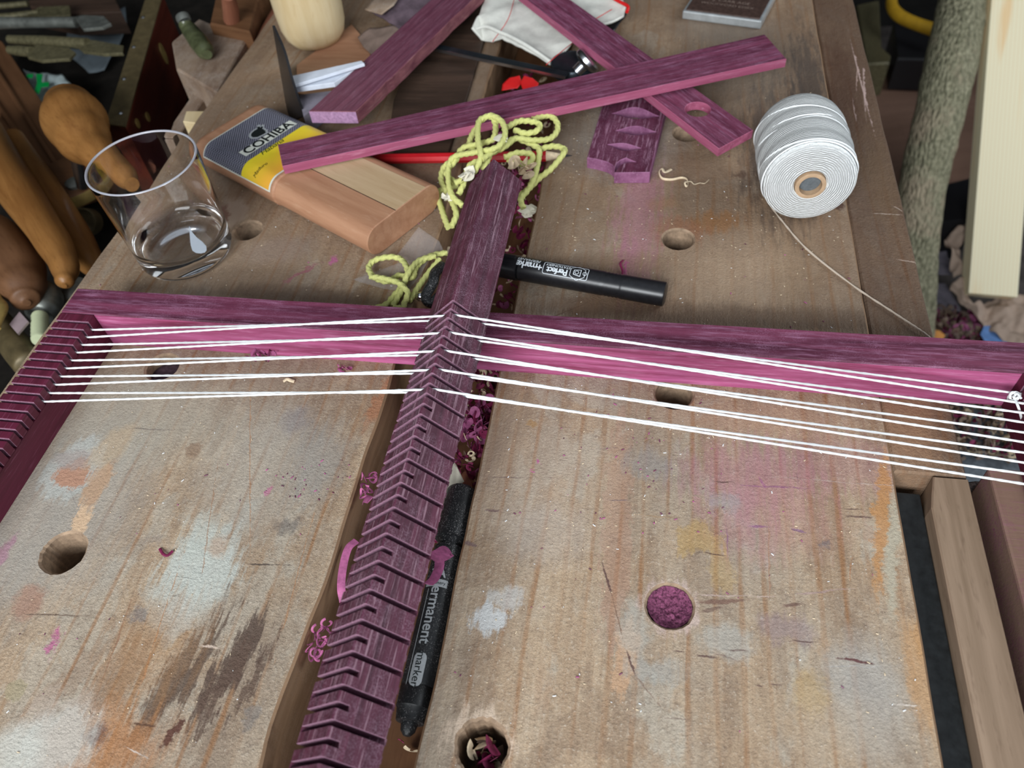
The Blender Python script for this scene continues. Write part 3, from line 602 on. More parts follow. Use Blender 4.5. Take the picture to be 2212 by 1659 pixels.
# heddle bar: square bar turned on its corner, slots sawn into the upper faces
CXR, CZR, CS = -.1040, .0632, .0249
hd = CS/math.sqrt(2)
LS = [.2957-.01305*i for i in range(31)]; SS = [.2892-.01305*i for i in range(31)]
g = G(); y_far, y_near = P(1067,343,CZR).y, -.112
b = .0006
full = [(0,0),(-hd,-hd),(0,-2*hd),(hd,-hd)]
def sect(pf, y0, y1, capm=1):
    n = len(pf); vs = [(CXR+x, y, CZR+z) for y in (y0,y1) for (x,z) in pf]
    g.add(vs, [(k,(k+1)%n,n+(k+1)%n,n+k) for k in range(n)]); g.add(vs, [tuple(range(n-1,-1,-1)), tuple(range(n,2*n))], capm)
fullb = []
for i in range(4):
    a, p, e = Vector(full[i-1]), Vector(full[i]), Vector(full[(i+1)%4])
    fullb += [tuple(p+(a-p).normalized()*b), tuple(p+(e-p).normalized()*b)]
cuts = sorted([(y, 'L') for y in LS]+[(y, 'S') for y in SS], reverse=True); prev = y_far; sw = .0025
ks = .24
longp = [(-hd*.995,-hd-.0005),(0,-2*hd),(hd*.995,-hd-.0005)]
# short slot: floor parallel to the left face, a quarter of the way into the bar
k = CS*ks/math.sqrt(2)
shortp = [(k,-k),(-hd+k,-hd-k),(0,-2*hd),(hd,-hd)]
shortp = [(k,-k),(-hd+k,-hd-k),(0,-2*hd),(hd,-hd)]
def roughcap(pf, y): pass
for (y, t) in cuts:
    if y-sw/2 < y_near: break
    sect(fullb, prev, y+sw/2); sect(longp if t == 'L' else shortp, y+sw/2, y-sw/2); prev = y-sw/2
sect(fullb, prev, y_near)
yl, yr_ = P(1010,400,.0456).y, P(1121,392,.0456).y        # the far end is cut a little out of square
for i, v in enumerate(g.v):
    if abs(v.y-y_far) < 1e-6: v.y += ((yl-y_far)*(CXR-v.x)/hd if v.x < CXR else (yr_-y_far)*(v.x-CXR)/hd)
inv = Matrix((Vector((0,-1,0)), Vector((1,0,0)), Vector((0,0,1)))).transposed().to_4x4(); inv.translation = (CXR, y_far, 0)
hb = g.make('heddle_bar', ['purple_comb','purple_cut'], inv=inv.inverted()); hb.matrix_world = inv
tag(hb, 'square purple bar set on its corner with long and short sawn slots, across the loom', 'heddle bar')

# warp string: one continuous white cord, ten spans
g = G(); SR = .00063; zl, zrr = .0216, .0208
spans = []
for i in range(10):
    ys = SLOTS[i]
    if i % 2 == 0: yc, zc, xs = LS[i//2], CZR-hd+.0006, [-hd*1.0, hd*1.0]
    else: yc, zc, xs = SS[i//2], CZR-k-.0002, [k-.0040, k*.55]
    spans.append([(ARMX1+.0004, ys, zl)]+[(CXR+x, yc, zc+(.0003 if j else 0)) for j, x in enumerate(xs)]+[(RX0-.0004, ys-.0008, zrr)])
for i, sp in enumerate(spans):
    pts = [Vector(p) for p in sp]
    pts = [Vector((ARMX0-.0008, pts[0].y, zl-.0005)), Vector((ARMX0+.003, pts[0].y, zl))]+pts+[Vector((RX1-.003, pts[-1].y, zrr)), Vector((RX1+.0008, pts[-1].y, zrr-.0005))]
    dense = []
    for a, b2 in zip(pts[:-1], pts[1:]):
        n = max(1, int((b2-a).length/.0028)); dense += [a.lerp(b2, t/n) for t in range(n)]
    dense.append(pts[-1]); g.sweep(dense, SR, 8, lobes=2, twist=700, amp=.14)
for i in range(0, 9):                                    # turns round the outside of the arms
    x = RX1+.0008 if i % 2 == 0 else ARMX0-.0008
    a, b2 = SLOTS[i]-(.0008 if i % 2 == 0 else 0), SLOTS[i+1]-(.0008 if i % 2 == 0 else 0)
    g.sweep([(x,a,.0206),(x,(a+b2)/2,.0200),(x,b2,.0206)], SR, 8)
warp = g.make('warp_string', 'string', smooth=True)
tag(warp, 'white cotton cord strung back and forth across the purple loom', 'string')
g = G(); kp = P(2190,857,.0215)
for j in range(3):
    q = [kp+Vector((.0022*math.cos(a+j*2), .0016*math.sin(a+j*2), .002*math.sin(a*1.3+j))) for a in [i*.5 for i in range(14)]]
    g.sweep(cr(q, 3), SR, 7)
g.sweep(cr([kp, P(2200,880,.021), P(2207,905,.014)]), SR*1.1, 7); g.sweep(cr([kp, P(2197,850,.024), P(2206,861,.024)]), SR, 7)
kn = g.make('knot', 'string', warp, smooth=True)

# ------------------------------------------------------------------ purple boards on the bench
def setend(g, mi):
    if mi < 2: return
    for i, f in enumerate(g.f):
        pp = [g.v[k_] for k_ in f]; nn = (pp[1]-pp[0]).cross(pp[2]-pp[0])
        if g.mi[i] == 1 and nn.length > 0 and abs(nn.normalized().x) > .85 and len({round(p.x, 3) for p in pp}) <= 2: g.mi[i] = mi
def board(name, label, corners, thick, mats, holes=None, c=.0004, ragged=0, cat='board', group=None, seed=1):
    """corners: near-left, near-right, far-right, far-left of the top face as (px, py, z)"""
    A, B2, C2, D = [P(*q) for q in corners]
    ox = (A+B2)/2; fx = (C2+D)/2; xd = fx-ox; L = xd.length; xdn = xd.normalized()
    m = place(bpy.data.objects.new('t', None), ox, xd).matrix_world.copy() if False else None
    z = Vector((0,0,1)); z = (z-xdn*z.dot(xdn)).normalized(); yd = z.cross(xdn)
    m = Matrix((xdn, yd, z)).transposed().to_4x4(); m.translation = ox
    iv = m.inverted(); a, b_, c_, d_ = [iv @ v for v in (A, B2, C2, D)]
    pts = [(p.x, p.y) for p in (a, b_, c_, d_)]
    ol = []
    for i in range(4):
        p, q = Vector(pts[i]), Vector(pts[(i+1)%4]); n = 24
        for j in range(n):
            r = p.lerp(q, j/n); am = ragged if i == 1 else .0002
            ol.append((r.x+am*.3*noise.noise(Vector((r.x*300, r.y*300, seed))), r.y+am*noise.noise(Vector((r.x*140, r.y*140, seed+3)))))
    hl = []
    for h in holes or []:
        hp = [iv @ P(*q) for q in h]; hl.append([(p.x, p.y) for p in hp])
    g = G(); g.prism(ol, -thick, 0, hl, c=c, mi=0, mside=1)
    setend(g, len(mats)-1)
    o = g.make(name, mats); o.matrix_world = m
    return tag(o, label, cat, group)
Z3L, Z3R = .0305, .0250
def pcirc(px, py, z, rw, n=32):
    c = P(px, py, z); r = rpx(c, rw); return [(lambda q: (CX, 0, 0))(0) for _ in range(0)], c, r
board('purple_strip', 'long purpleheart strip crossing over the other boards, left end on the cigar case', [(600,312,.0325),(610,359,.0325),(1699,127,.0310),(1652,74,.0310)], .0068, ['purple_mid', 'purple_rim'], c=.0003, seed=2)
board('purple_board', 'dark purpleheart board with a bark-rough edge, running to the top of the picture', [(667,240,.0300),(768,241,.0300),(1046,-25,.030),(957,-25,.030)], .0105, ['purple_plum', 'purple_sawn', 'purple_fresh_end'], ragged=.0016, seed=5)
# board with the round hole
def board_hole():
    cor = [(1112,-20,.030),(1192,-30,.030),(1627,281,.0185),(1553,321,.0185)]
    A, B2, C2, D = [P(*q) for q in cor]
    hc = P(1507,238,.0195); r = rpx(hc, 27)
    n = 36; ring = [hc+Vector((r*math.cos(2*PI*i/n), r*math.sin(2*PI*i/n), 0)) for i in range(n)]
    near = (C2+D)/2; far = (A+B2)/2; xd = (near-far); L = xd.length; xdn = xd.normalized()
    z = Vector((0,0,1)); z = (z-xdn*z.dot(xdn)).normalized(); yd = z.cross(xdn)
    m = Matrix((xdn, yd, z)).transposed().to_4x4(); m.translation = far; iv = m.inverted()
    q = [iv @ v for v in (A, B2, C2, D)]; hq = [iv @ v for v in ring]
    g = G(); g.prism([(v.x, v.y) for v in q], -.0068, 0, [[(v.x, v.y) for v in hq]], c=.0004, mi=0, mside=1)
    o = g.make('purple_board', ['purple_mid', 'purple_rim']); o.matrix_world = m
    tag(o, 'purpleheart board with one round hole near its end, lying over a dog hole', 'board')
board_hole()

# carved block with four leaf-shaped openings
def carved():
    T = .0095; z1 = T
    A, B2, C2, D = P(1268,340,z1), P(1404,372,z1), P(1447,205,z1), P(1312,190,z1)
    A2, Nn = P(1326,372,z1), P(1334,352,z1)
    xd = ((C2+D)/2-(A+B2)/2); xdn = Vector((xd.x, xd.y, 0)).normalized(); yd = Vector((0,0,1)).cross(xdn)
    m = Matrix((xdn, yd, Vector((0,0,1)))).transposed().to_4x4(); m.translation = (A.x, A.y, 0); iv = m.inverted()
    def loc(p): v = iv @ p; return (v.x, v.y)
    def leaf(pl, pr, up, lo, n=14):
        a, b_ = P(*pl, z1), P(*pr, z1); res = []
        for i in range(n+1):
            t = i/n; x = pl[0]+(pr[0]-pl[0])*t; y = pl[1]+(pr[1]-pl[1])*t; s = math.sin(PI*t)**1.5
            res.append(P(x, y-up*s, z1))
        for i in range(n-1, 0, -1):
            t = i/n; x = pl[0]+(pr[0]-pl[0])*t; y = pl[1]+(pr[1]-pl[1])*t; s = math.sin(PI*t)**1.3
            res.append(P(x, y+lo*s, z1))
        return [loc(p) for p in res]
    holes = [leaf((1322,245),(1424,251),16,8), leaf((1330,282),(1418,285),11,8), leaf((1312,312),(1385,320),6,9)]
    ol = [A, P(1290,344,z1), P(1312,350,z1), P(1322,356,z1), P(1328,362,z1), P(1333,352,z1), P(1340,346,z1), P(1352,341,z1), P(1374,350,z1), P(1352,351,z1), P(1340,356,z1), P(1327,373,z1), B2, C2, D]
    g = G(); g.prism([loc(p) for p in ol], 0.0002, z1, holes, c=.0005, mi=0, mside=1)
    MT['purple_carve'] = wood('purpleheart_carved', (0.17, 0.055, 0.12, 1), (0.32, 0.13, 0.24, 1), (0.45, 0.25, 0.38, 1), g=(40, 90, 90), samt=.5)
    o = g.make('carved_block', ['purple_dark', 'purple_carve']); o.matrix_world = m
    tag(o, 'small purple block pierced by leaf-shaped carved openings, front end broken', 'carved block')
    def leaf_bevel(pl, pr, up):
        vs = []; n = 12
        for i in range(n+1):
            t = i/n; x = pl[0]+(pr[0]-pl[0])*t; y = pl[1]+(pr[1]-pl[1])*t; s = math.sin(PI*t)**1.4
            a = P(x, y-up*s*1.02, z1); b_ = P(x, y-up*s*.1, z1); b_.z = z1-.0042*s
            vs += [iv @ a, iv @ b_]
        return vs, [(2*i, 2*i+1, 2*i+3, 2*i+2) for i in range(n)]
carved()

# ------------------------------------------------------------------ markers
def frame_mat(a, b_, roll=0):
    """local x from a to b, local z upward"""
    x = (b_-a).normalized(); z = Vector((0,0,1)); z = (z-x*z.dot(x)).normalized(); y = z.cross(x)
    m = Matrix((x, y, z)).transposed().to_4x4(); m.translation = a
    return m
def xlathe(g, prof, n=36, mi=0):
    """lathe round the local x axis; prof = (x, r)"""
    vs = []; m = len(prof)
    for (x, r) in prof: vs += [Vector((x, max(r,1e-5)*math.cos(2*PI*k/n), max(r,1e-5)*math.sin(2*PI*k/n))) for k in range(n)]
    g.add(vs, [(i*n+k, i*n+(k+1)%n, (i+1)*n+(k+1)%n, (i+1)*n+k) for i in range(m-1) for k in range(n)], mi)
def tparts(m, name, label, cat, group=None):
    o = bpy.data.objects.new(name, None); COL.objects.link(o); o.matrix_world = m; o.empty_display_size = .01
    return tag(o, label, cat, group)
R1 = .0079
e1 = P(1438,636,R1); e0 = P(1090,574,R1); d1 = (e0-e1).normalized()
m1 = frame_mat(e1, e0)                                   # local x runs from the butt towards the cap
mk = tparts(m1, 'marker_pen', 'black marker pen with white print lying on the bench, passing under the slotted bar', 'marker')
g = G(); xlathe(g, [(0,0),(0,R1*.80),(.0006,R1*.97),(.0015,R1),(.027,R1*1.005)]+[(.027+.0012*i, R1*(1.005 if i%2 else .965)) for i in range(1,12)]+[(.042,R1*1.01),(.097,R1*1.02),(.098,R1*.9)], 40)
g.make('barrel', 'black', mk, smooth=True)
g = G(); xlathe(g, [(.098,R1*.9),(.0985,R1*1.07),(.125,R1*1.04),(.128,R1*.9),(.1285,0)], 40); g.make('cap', 'black', mk, smooth=True)
g = G(); g.box(.1,-.0012,R1*1.0,.126,.0012,R1*1.25,c=.0004); g.make('clip', 'black', mk)
def on_barrel(mx0, r, ang0):
    # text x runs along local +x (towards the cap), text up runs round the barrel
    def fn(x, y):
        a = ang0 + y/r
        return Vector((mx0+x, -r*math.sin(a)*-1*-1, r*math.cos(a)))
    return fn
# the print reads from the butt to the cap with its feet towards the far side
def fn1(x0, y0):
    r = R1*1.022
    def f(x, y):
        a = (y+y0)/r + .30
        return Vector((x0+x, r*math.sin(a), r*math.cos(a)))
    return f
pr = text('print', 'Perfect', 'ink_white', mk, fn1(.0705, .0013), .0058, bold=.00012, spacing=.86, align='CENTER'); pr['label'] = 'white lettering on the barrel'
text('print', 'STATIONERY', 'ink_white', mk, fn1(.0705, -.0026), .0030, spacing=.92, align='CENTER')
text('print', '+marker', 'ink_white', mk, fn1(.0910, .0006), .0070, bold=.00012, spacing=.82, align='CENTER')
text('print', 'PERMANENT', 'ink_white', mk, fn1(.0925, -.0036), .0034, shear=.2, align='CENTER')
def ringline(g, fn, pts, wd, z=0):
    """a printed line of width wd along 2D points"""
    n = len(pts)
    for i in range(n-1):
        a, b_ = Vector(pts[i]), Vector(pts[i+1]); k = max(1, int((b_-a).length/.0009)); t = (b_-a).normalized(); nn = Vector((-t.y, t.x))*wd/2
        vs = []
        for j in range(k+1):
            p = a.lerp(b_, j/k); vs += [fn(*(p+nn)), fn(*(p-nn))]
        g.add(vs, [(2*j,2*j+1,2*j+3,2*j+2) for j in range(k)])
g = G(); f0 = fn1(0,0)
rr = [(.0510,-.0044),(.0792,-.0044),(.0800,-.0036),(.0800,.0036),(.0792,.0044),(.0510,.0044),(.0502,.0036),(.0502,-.0036),(.0510,-.0044)]
ringline(g, f0, rr, .00035)
ringline(g, f0, [(.0570+.0056*math.cos(q_), .0056*math.sin(q_)*.95) for q_ in [PI/6+i*PI/3 for i in range(7)]], .0003); ringline(g, f0, [(.0550,-.0024),(.0595,-.0016),(.0595,.0016),(.0550,.0024),(.0550,-.0024)], .0004); ringline(g, f0, [(.0575+.0012*math.cos(i*PI/6), .0012*math.sin(i*PI/6)) for i in range(13)], .0003)
ringline(g, f0, [(.0522+.0012*math.cos(i*PI/6), .0012*math.sin(i*PI/6)) for i in range(13)], .0003)
g.make('emblem', 'ink_white', mk)

# marker standing in the gap
R2 = .0081; z2 = -.0100
q0 = P(1003,1058,z2); q1 = P(893,1592,z2); xm = -.0845-R2-.0004
q0 = Vector((xm, q0.y, z2)); q1 = Vector((xm, q1.y, z2))
m2 = frame_mat(q0, q1); L2 = (q1-q0).length
mk2 = tparts(m2, 'marker_pen', 'dusty black permanent marker wedged in the gap between the bench halves', 'marker')
cl = (P(1003,1058,z2)-P(985,1168,z2)).length
g = G(); xlathe(g, [(0,0),(0,R2*.82),(.0012,R2*1.0),(.003,R2*1.06),(cl,R2*1.10),(cl,R2*.9)], 40)
g.box(.002,-.0022,R2*.9,cl*.92,.0022,R2*1.22,c=.0006); g.make('cap', 'black_dusty', mk2, smooth=True)
g = G(); xlathe(g, [(cl,R2*.9),(cl+.005,R2*.78),(cl+.0055,R2*.97),(L2-.022,R2),(L2-.0215,R2*.95),(L2-.021,R2),(L2-.012,R2*.99),(L2-.0115,R2*.93),(L2-.006,R2*.82),(L2-.0055,R2*.5),(L2-.002,R2*.42),(L2,R2*.2),(L2,0)], 40)
g.make('barrel', 'black_dusty', mk2, smooth=True)
def fn2(x0, y0):
    r = R2*1.022
    def f(x, y):
        a = (y+y0)/r - .10                                # feet of the letters to the left of the picture
        return Vector((x0+x, r*math.sin(a), r*math.cos(a)))
    return f
def xat(py): return (P(940,py,z2+R2)-P(940,1058,z2+R2)).y*-1
xs = lambda py: q0.y - P(930,py,z2+R2).y
text('print', 'permanent', 'ink_grey', mk2, fn2((xs(1215)+xs(1402))/2+.0030, .0009), (.0078), bold=.00012, spacing=.98)
g = G()
cx0, cx1 = xs(1410), xs(1488)
f0 = fn2(0,0)
pill = []; rp = .0031
for i in range(9): pill.append((cx1-rp+rp*math.sin(i*PI/8), .0009+rp*math.cos(i*PI/8)))
for i in range(9): pill.append((cx0+rp-rp*math.sin(i*PI/8), .0009-rp*math.cos(i*PI/8)))
N = 26; vs = []
for i in range(N+1):
    x = cx0+(cx1-cx0)*i/N; e = min(x-cx0, cx1-x); h = math.sqrt(max(0, rp*rp-(rp-min(e,rp))**2))
    for j in range(7): vs.append(f0(x, .0009+h*(-1+2*j/6)))
g.add(vs, [(i*7+j, i*7+j+1, (i+1)*7+j+1, (i+1)*7+j) for i in range(N) for j in range(6)])
g.make('print', 'ink_grey', mk2)
def fn2b(x0, y0):
    r = R2*1.035
    return lambda x, y: Vector((x0+x, r*math.sin((y+y0)/r-.10), r*math.cos((y+y0)/r-.10)))
text('print', 'marker', 'ink_black', mk2, fn2b((cx0+cx1)/2, .0009), .0056)
g = G(); ringline(g, f0, [(xs(1270),-.0034),(cx1-.001,-.0034)], .0004); g.make('print', 'ink_grey', mk2)
# the cross label with its lettering
g = G(); xa, xb_ = xs(1252), xs(1262); vs = []
for j in range(15):
    y = -.0060+.0120*j/14
    for x in (xa-.0008, xb_+.0008): vs.append(fn2(0,0)(x, y))
g.add(vs, [(2*j,2*j+1,2*j+3,2*j+2) for j in range(14)]); g.make('print', 'ink_grey', mk2)
def fn2c(x0):
    r = R2*1.036
    return lambda x, y: Vector((x0-y, r*math.sin(x/r-.10), r*math.cos(x/r-.10)))
text('print', 'Stationery', 'ink_black', mk2, fn2c((xa+xb_)/2), .0024)
text('print', 'ZA', 'ink_grey', mk2, fn2c(xs(1236)), .0062, bold=.0002)

# ------------------------------------------------------------------ pencil
pa, pb = P(806,343,.0045), P(1180,337,.0050); pt = P(1236,338,.0050)
m = frame_mat(pa, pb); L = (pb-pa).length
pn = tparts(m, 'pencil', 'red lacquered pencil with a sharpened point under the yellow yarn', 'pencil')
g = G(); r = .0041; xlathe(g, [(0,0),(0,r),(L,r),(L,r*.98)], 8); g.make('barrel', 'red', pn)
g = G(); LT = (pt-pb).length; xlathe(g, [(L,r*.98),(L+LT*.68,r*.30)], 16); g.make('sharpened_wood', 'shaving_pale', pn, smooth=True)
g = G(); xlathe(g, [(L+LT*.68,r*.30),(L+LT,r*.04)], 16); g.make('lead', 'graphite', pn, smooth=True)
g = G(); xlathe(g, [(-.004,0),(-.004,r*.8),(0,r*.98)], 8); g.make('end_cap', 'graphite', pn)

# ------------------------------------------------------------------ cigar case
CT = .0235
def stad(w_, t_, n=14):
    r = t_/2; pts = []
    for i in range(n+1): a = -PI/2+PI*i/n; pts.append((w_/2-r+r*math.cos(a), r+r*math.sin(a)))
    for i in range(n+1): a = PI/2+PI*i/n; pts.append((-w_/2+r+r*math.cos(a), r+r*math.sin(a)))
    return pts
ea, eb = P(857,455,CT), P(920,405,CT)                     # the two ends of the flat upper side at the near end
CW = .0740
cmid = (ea+eb)/2; cdir = (P(572,392,CT)-P(857,455,CT))
far_dir = Vector((cdir.x, cdir.y, 0)).normalized()
nrm = Vector((eb.x-ea.x, eb.y-ea.y, 0)).normalized()
far_dir = Vector((-.866,.5,0)); nrm = Vector((.5,.866,0)); YO = .0100
cmid = cmid - nrm*YO
o0 = Vector((cmid.x, cmid.y, .0003)); m = frame_mat(o0, o0+far_dir)
CL = .205
case = tparts(m, 'cigar_case', 'rounded wooden cigar case with a yellow and chequered paper label', 'cigar case')
step = (P(590,378,CT)-P(890,430,CT)).length
step = .1005
def case_part(x0, x1, w_, t_, zo, mat, name, rnd=0, c=.0012, n=14):
    rings = []; pf = stad(w_, t_, n)
    xs_ = [(x0, c), (x0+c, 0), (x1-(rnd or c), 0)]
    if rnd: xs_ += [(x1-rnd*(1-math.sin(a)), rnd*(1-math.cos(a))) for a in [PI/2*i/8 for i in range(1,9)]]
    else: xs_ += [(x1, c)]
    g = G(); vs = []; mm = len(pf)
    for (x, ins) in xs_:
        kx, kz = (w_-2*ins)/w_, (t_-2*ins)/t_
        for (y, z) in pf: vs.append((x, y*kx, zo+t_/2+(z-t_/2)*kz))
    g.add(vs, [(i*mm+k, i*mm+(k+1)%mm, (i+1)*mm+(k+1)%mm, (i+1)*mm+k) for i in range(len(xs_)-1) for k in range(mm)]+[tuple(range(mm)), tuple((len(xs_)-1)*mm+k for k in range(mm))])
    return g.make(name, mat, case, smooth=True)
case_part(0, step, CW, CT, 0, 'case', 'body', c=.0006)
case_part(step-.001, CL, CW+.0024, CT+.0018, -.0001, 'case', 'lid', rnd=.012)
# pale inlay on the upper side
g = G(); wy = (eb-ea).length/2
g.box(.0004, -.0252, CT-.0003, step-.0012, .0054, CT+.0003, c=.0002); pi_ = g.make('inlay', 'case_pale', case); pi_['label'] = 'paler wooden slip in the upper side'
g = G(); g.box(.0004, .0054, CT-.0004, step-.0012, .0061, CT+.00012); g.make('seam', 'brown_dark', case)

# label wrapped round the lid: follows the section of the lid
LW, LTT = CW+.0024, CT+.0018
def wrap(x, s, lift=.00022):
    """s = distance round the lid from the middle of its upper side (positive = towards the far side of the picture)"""
    r = LTT/2; half = LW/2-r; sg = 1 if s >= 0 else -1; a = abs(s)
    if a <= half: return Vector((x, sg*a, LTT-.0001+lift))
    th = (a-half)/r; return Vector((x, sg*(half+(r+lift)*math.sin(th)), r-.0001+(r+lift)*math.cos(th)))
def wrapped(name, x0, x1, s0, s1, mat, lift, n=40, par=None):
    g = G(); vs = []
    for i in range(n+1):
        s = s0+(s1-s0)*i/n
        for x in (x0, (x0+x1)/2, x1): vs.append(wrap(x, s, lift))
    g.add(vs, [(3*i+k, 3*i+k+1, 3*i+k+4, 3*i+k+3) for i in range(n) for k in range(2)])
    return g.make(name, mat, par or case, smooth=True)
xl0, xl1 = step+.0022, .1855; sm = LW/2-LTT/2+LTT*.62
lab = wrapped('label', xl0, xl1, -sm, sm, 'label_white', .00015); lab['label'] = 'paper band with chequered, white and yellow fields'
xm_ = .1340
wrapped('yellow_field', xl0+.0016, xm_+.003, -sm+.0012, sm-.0012, 'label_yellow', .0003, par=lab)
wrapped('chequered_field', xm_+.003, xl1-.0012, -sm+.0012, sm-.0012, 'chequer', .0003, par=lab)
# frame: x along the case towards its far end, text runs across the case
tx = .1470
wrapped('name_panel', tx-.0042, tx+.0052, -.0275, .0245, 'label_white', .00045, par=lab)
def ft(xc, lift, sc=0): return lambda x, y: wrap(xc+y, sc-x, lift)
text('lettering', 'COHIBA', 'ink_black', lab, ft(tx+.0005, .0006, -.0015), .0125, bold=.0003, spacing=1.02)
text('lettering', 'Habana', 'ink_green', lab, ft(tx-.0118, .0005, .0055), .0078, shear=.45, spacing=.95)
text('lettering', 'Maduro', 'ink_black', lab, ft(.1215, .0005, .0290), .0048, shear=.3)
# little head silhouette
hd_ = [(-.0052,0),(-.0046,.0026),(-.0026,.0044),(.0002,.0052),(.0026,.0050),(.0040,.0068),(.0052,.0060),(.0046,.0044),(.0060,.0052),(.0062,.0036),(.0044,.0024),(.0046,.0010),(.0040,0),(.0046,-.0010),(.0034,-.0016),(.0034,-.0030),(.0012,-.0032),(-.0010,-.0028),(-.0034,-.0024)]
def flat2(g, pts, cxx, cs, lift, k=1):
    ps = [Vector((p[0]*k, p[1]*k, 0)) for p in pts]; tr = tessellate_polygon([ps])
    g.add([wrap(cxx+p.y, cs-p.x, lift) for p in ps], [tuple(t) for t in tr])
g = G(); flat2(g, hd_, tx+.0115, -.0015, .00048, 1.65); g.make('emblem', 'ink_grey', lab)
g = G(); flat2(g, hd_, tx+.0118, -.0015, .0006, 1.25); g.make('emblem', 'ink_black', lab)

# ------------------------------------------------------------------ tumbler
gc = Vector((-.3305, .3915, .0004))
gl = thing('tumbler', 'empty clear glass tumbler with a heavy base', 'glass', gc)
rb, rt, gh = .0335, .0362, .0790
outer = [(0,.0022),(.012,.0020),(.020,.0008),(.0245,0),(.0285,.0004),(.0318,.0026),(rb,.0065)]
outer += [(rb+(rt-rb)*i/12, .0065+(gh-.0072)*i/12) for i in range(1,13)]
rim = [(rt-.0008+.0008*math.cos(a), gh-.0007+.0008*math.sin(a)) for a in [PI*i/12 for i in range(1,12)]]
inner = [(rt-.0016-(rt-rb)*i/12*.9, gh-.001-(gh-.0200)*i/12) for i in range(13)]
inner += [(rb-.0038,.0160),(rb-.0070,.0138),(rb-.012,.0126),(0,.0122)]
g = G(); g.lathe(outer+rim+inner, 96)
n0 = len(outer)-1; n1 = n0+len(rim)
g.mi = [1 if n0 <= i//96 <= n1 else 0 for i in range(len(g.f))]
_t = NT('bright_glass_rim'); _t.b.inputs['Transmission Weight'].default_value = .55; _t.b.inputs['IOR'].default_value = 1.5; MT['glass_rim'] = _t.done((.80,.80,.88,1), .25, .8)  # pale half-clear rim stands in for reflected window light
o = g.make('bowl', ['glass','glass_rim'], gl, smooth='all')
# frosted drop on the inner bottom side
def on_glass(px, py):                                     # the point of the near outer wall seen at a pixel
    d = ray(px, py); ex, ey = -gc.x, -gc.y; rw = rb+.0012; A_ = d.x*d.x+d.y*d.y; B_ = 2*(d.x*ex+d.y*ey); C_ = ex*ex+ey*ey-rw*rw
    t = (-B_-math.sqrt(B_*B_-4*A_*C_))/2/A_; p = EYE+d*t; q = Vector((p.x-gc.x, p.y-gc.y)); k = (rb+.0002+(rt-rb)*(p.z/gh))/q.length
    return Vector((q.x*k, q.y*k, p.z-gc.z))
pts = [(408,487),(414,500),(424,512),(437,522),(446,532),(447,541),(443,546),(434,548),(424,547),(416,542),(412,530),(410,515)]
g = G(); tr = tessellate_polygon([[Vector((p[0],p[1],0)) for p in pts]]); g.add([on_glass(*p) for p in pts], [tuple(t) for t in tr])
MT['frost'] = plain('frosted_drop', (.42,.47,.53,1), .7, .3, var=.04, bump=0)
g.make('drop_print', 'frost', gl)

# ------------------------------------------------------------------ spool of cotton
RS = .0308
fc = P(1750,398,RS); SLn = .066
sa = fc; sdir = (Vector((P(1733,300,RS).x, 0, 0))*0 + Vector((-.012*0, 1, 0)))
sdir = Vector((-.055, 1, 0)).normalized()
zf = -sdir; xf = Vector((0,0,1)).cross(zf).normalized(); yf = zf.cross(xf)
m = Matrix((xf, yf, zf)).transposed().to_4x4(); m.translation = sa+sdir*SLn
sp = tparts(m, 'cotton_spool', 'fat white spool of cotton string lying on its side on the bench', 'spool')
prof = [(.0105,.0015),(RS*.80,.0008),(RS*.90,.002),(RS*.94,.005)]
for i in range(31):
    z = .006+(SLn-.010)*i/30; band = [0,.0000,.0004,.0008,.0010,.0008,.0004][i%7]; prof.append((RS*.955+band+.0010*math.sin(i/30*PI), z))
g = G(); g.lathe(prof, 72); g.lathe([(RS*.955,SLn-.004),(RS*.95,SLn-.0016),(RS*.90,SLn-.0002),(RS*.80,SLn+.0004),(RS*.5,SLn+.0008),(.0110,SLn+.0010),(.0100,SLn-.0005),(.0100,SLn-.004)], 72, mi=1)
g.make('windings', ['winding_side', 'winding_end'], sp, smooth=True)
g = G()
for (z0, tilt, ph, r_) in ((.012,.30,.4,.0006),(.030,.34,.2,.0007),(.050,.30,.0,.0007),(.060,.26,-.3,.0006),(.040,-.2,.5,.0005),(.022,.3,-.2,.0006)):
    pts = []
    for i in range(61):
        a = 2*PI*i/60; zz = z0+.010*math.sin(a+ph)*tilt/.3
        zz = min(max(zz,.004),SLn-.004); pts.append((RS*.985*math.cos(a), RS*.985*math.sin(a), zz))
    g.sweep(pts, r_, 6, caps=False)
g.make('outer_turns', 'string', sp, smooth=True)
g = G(); g.lathe([(.0098,SLn-.012),(.0098,SLn+.0022),(.0088,SLn+.0026),(.0072,SLn+.0024),(.0070,SLn-.012)], 40); g.make('core', 'cardboard', sp, smooth=True)
g = G(); g.lathe([(.0069,SLn-.02),(.0069,SLn-.0022),(0,SLn-.0018)], 32); g.make('plug', 'felt', sp, smooth=True)
# its loose end trails over the bench and off the edge
tp = [P(1650,380,.020), P(1644,395,.008), P(1652,425,.0012), P(1690,478,.0012), P(1745,540,.0012), P(1840,615,.0012), P(1930,675,.0012), P(2000,722,.0015), P(2020,745,-.004)]
inv_sp = m.inverted(); g = G(); g.sweep([inv_sp @ p for p in cr(tp, 12)], .00058, 7, lobes=2, twist=900, amp=.15); o = g.make('loose_end', 'thread_dull', sp, smooth=True)

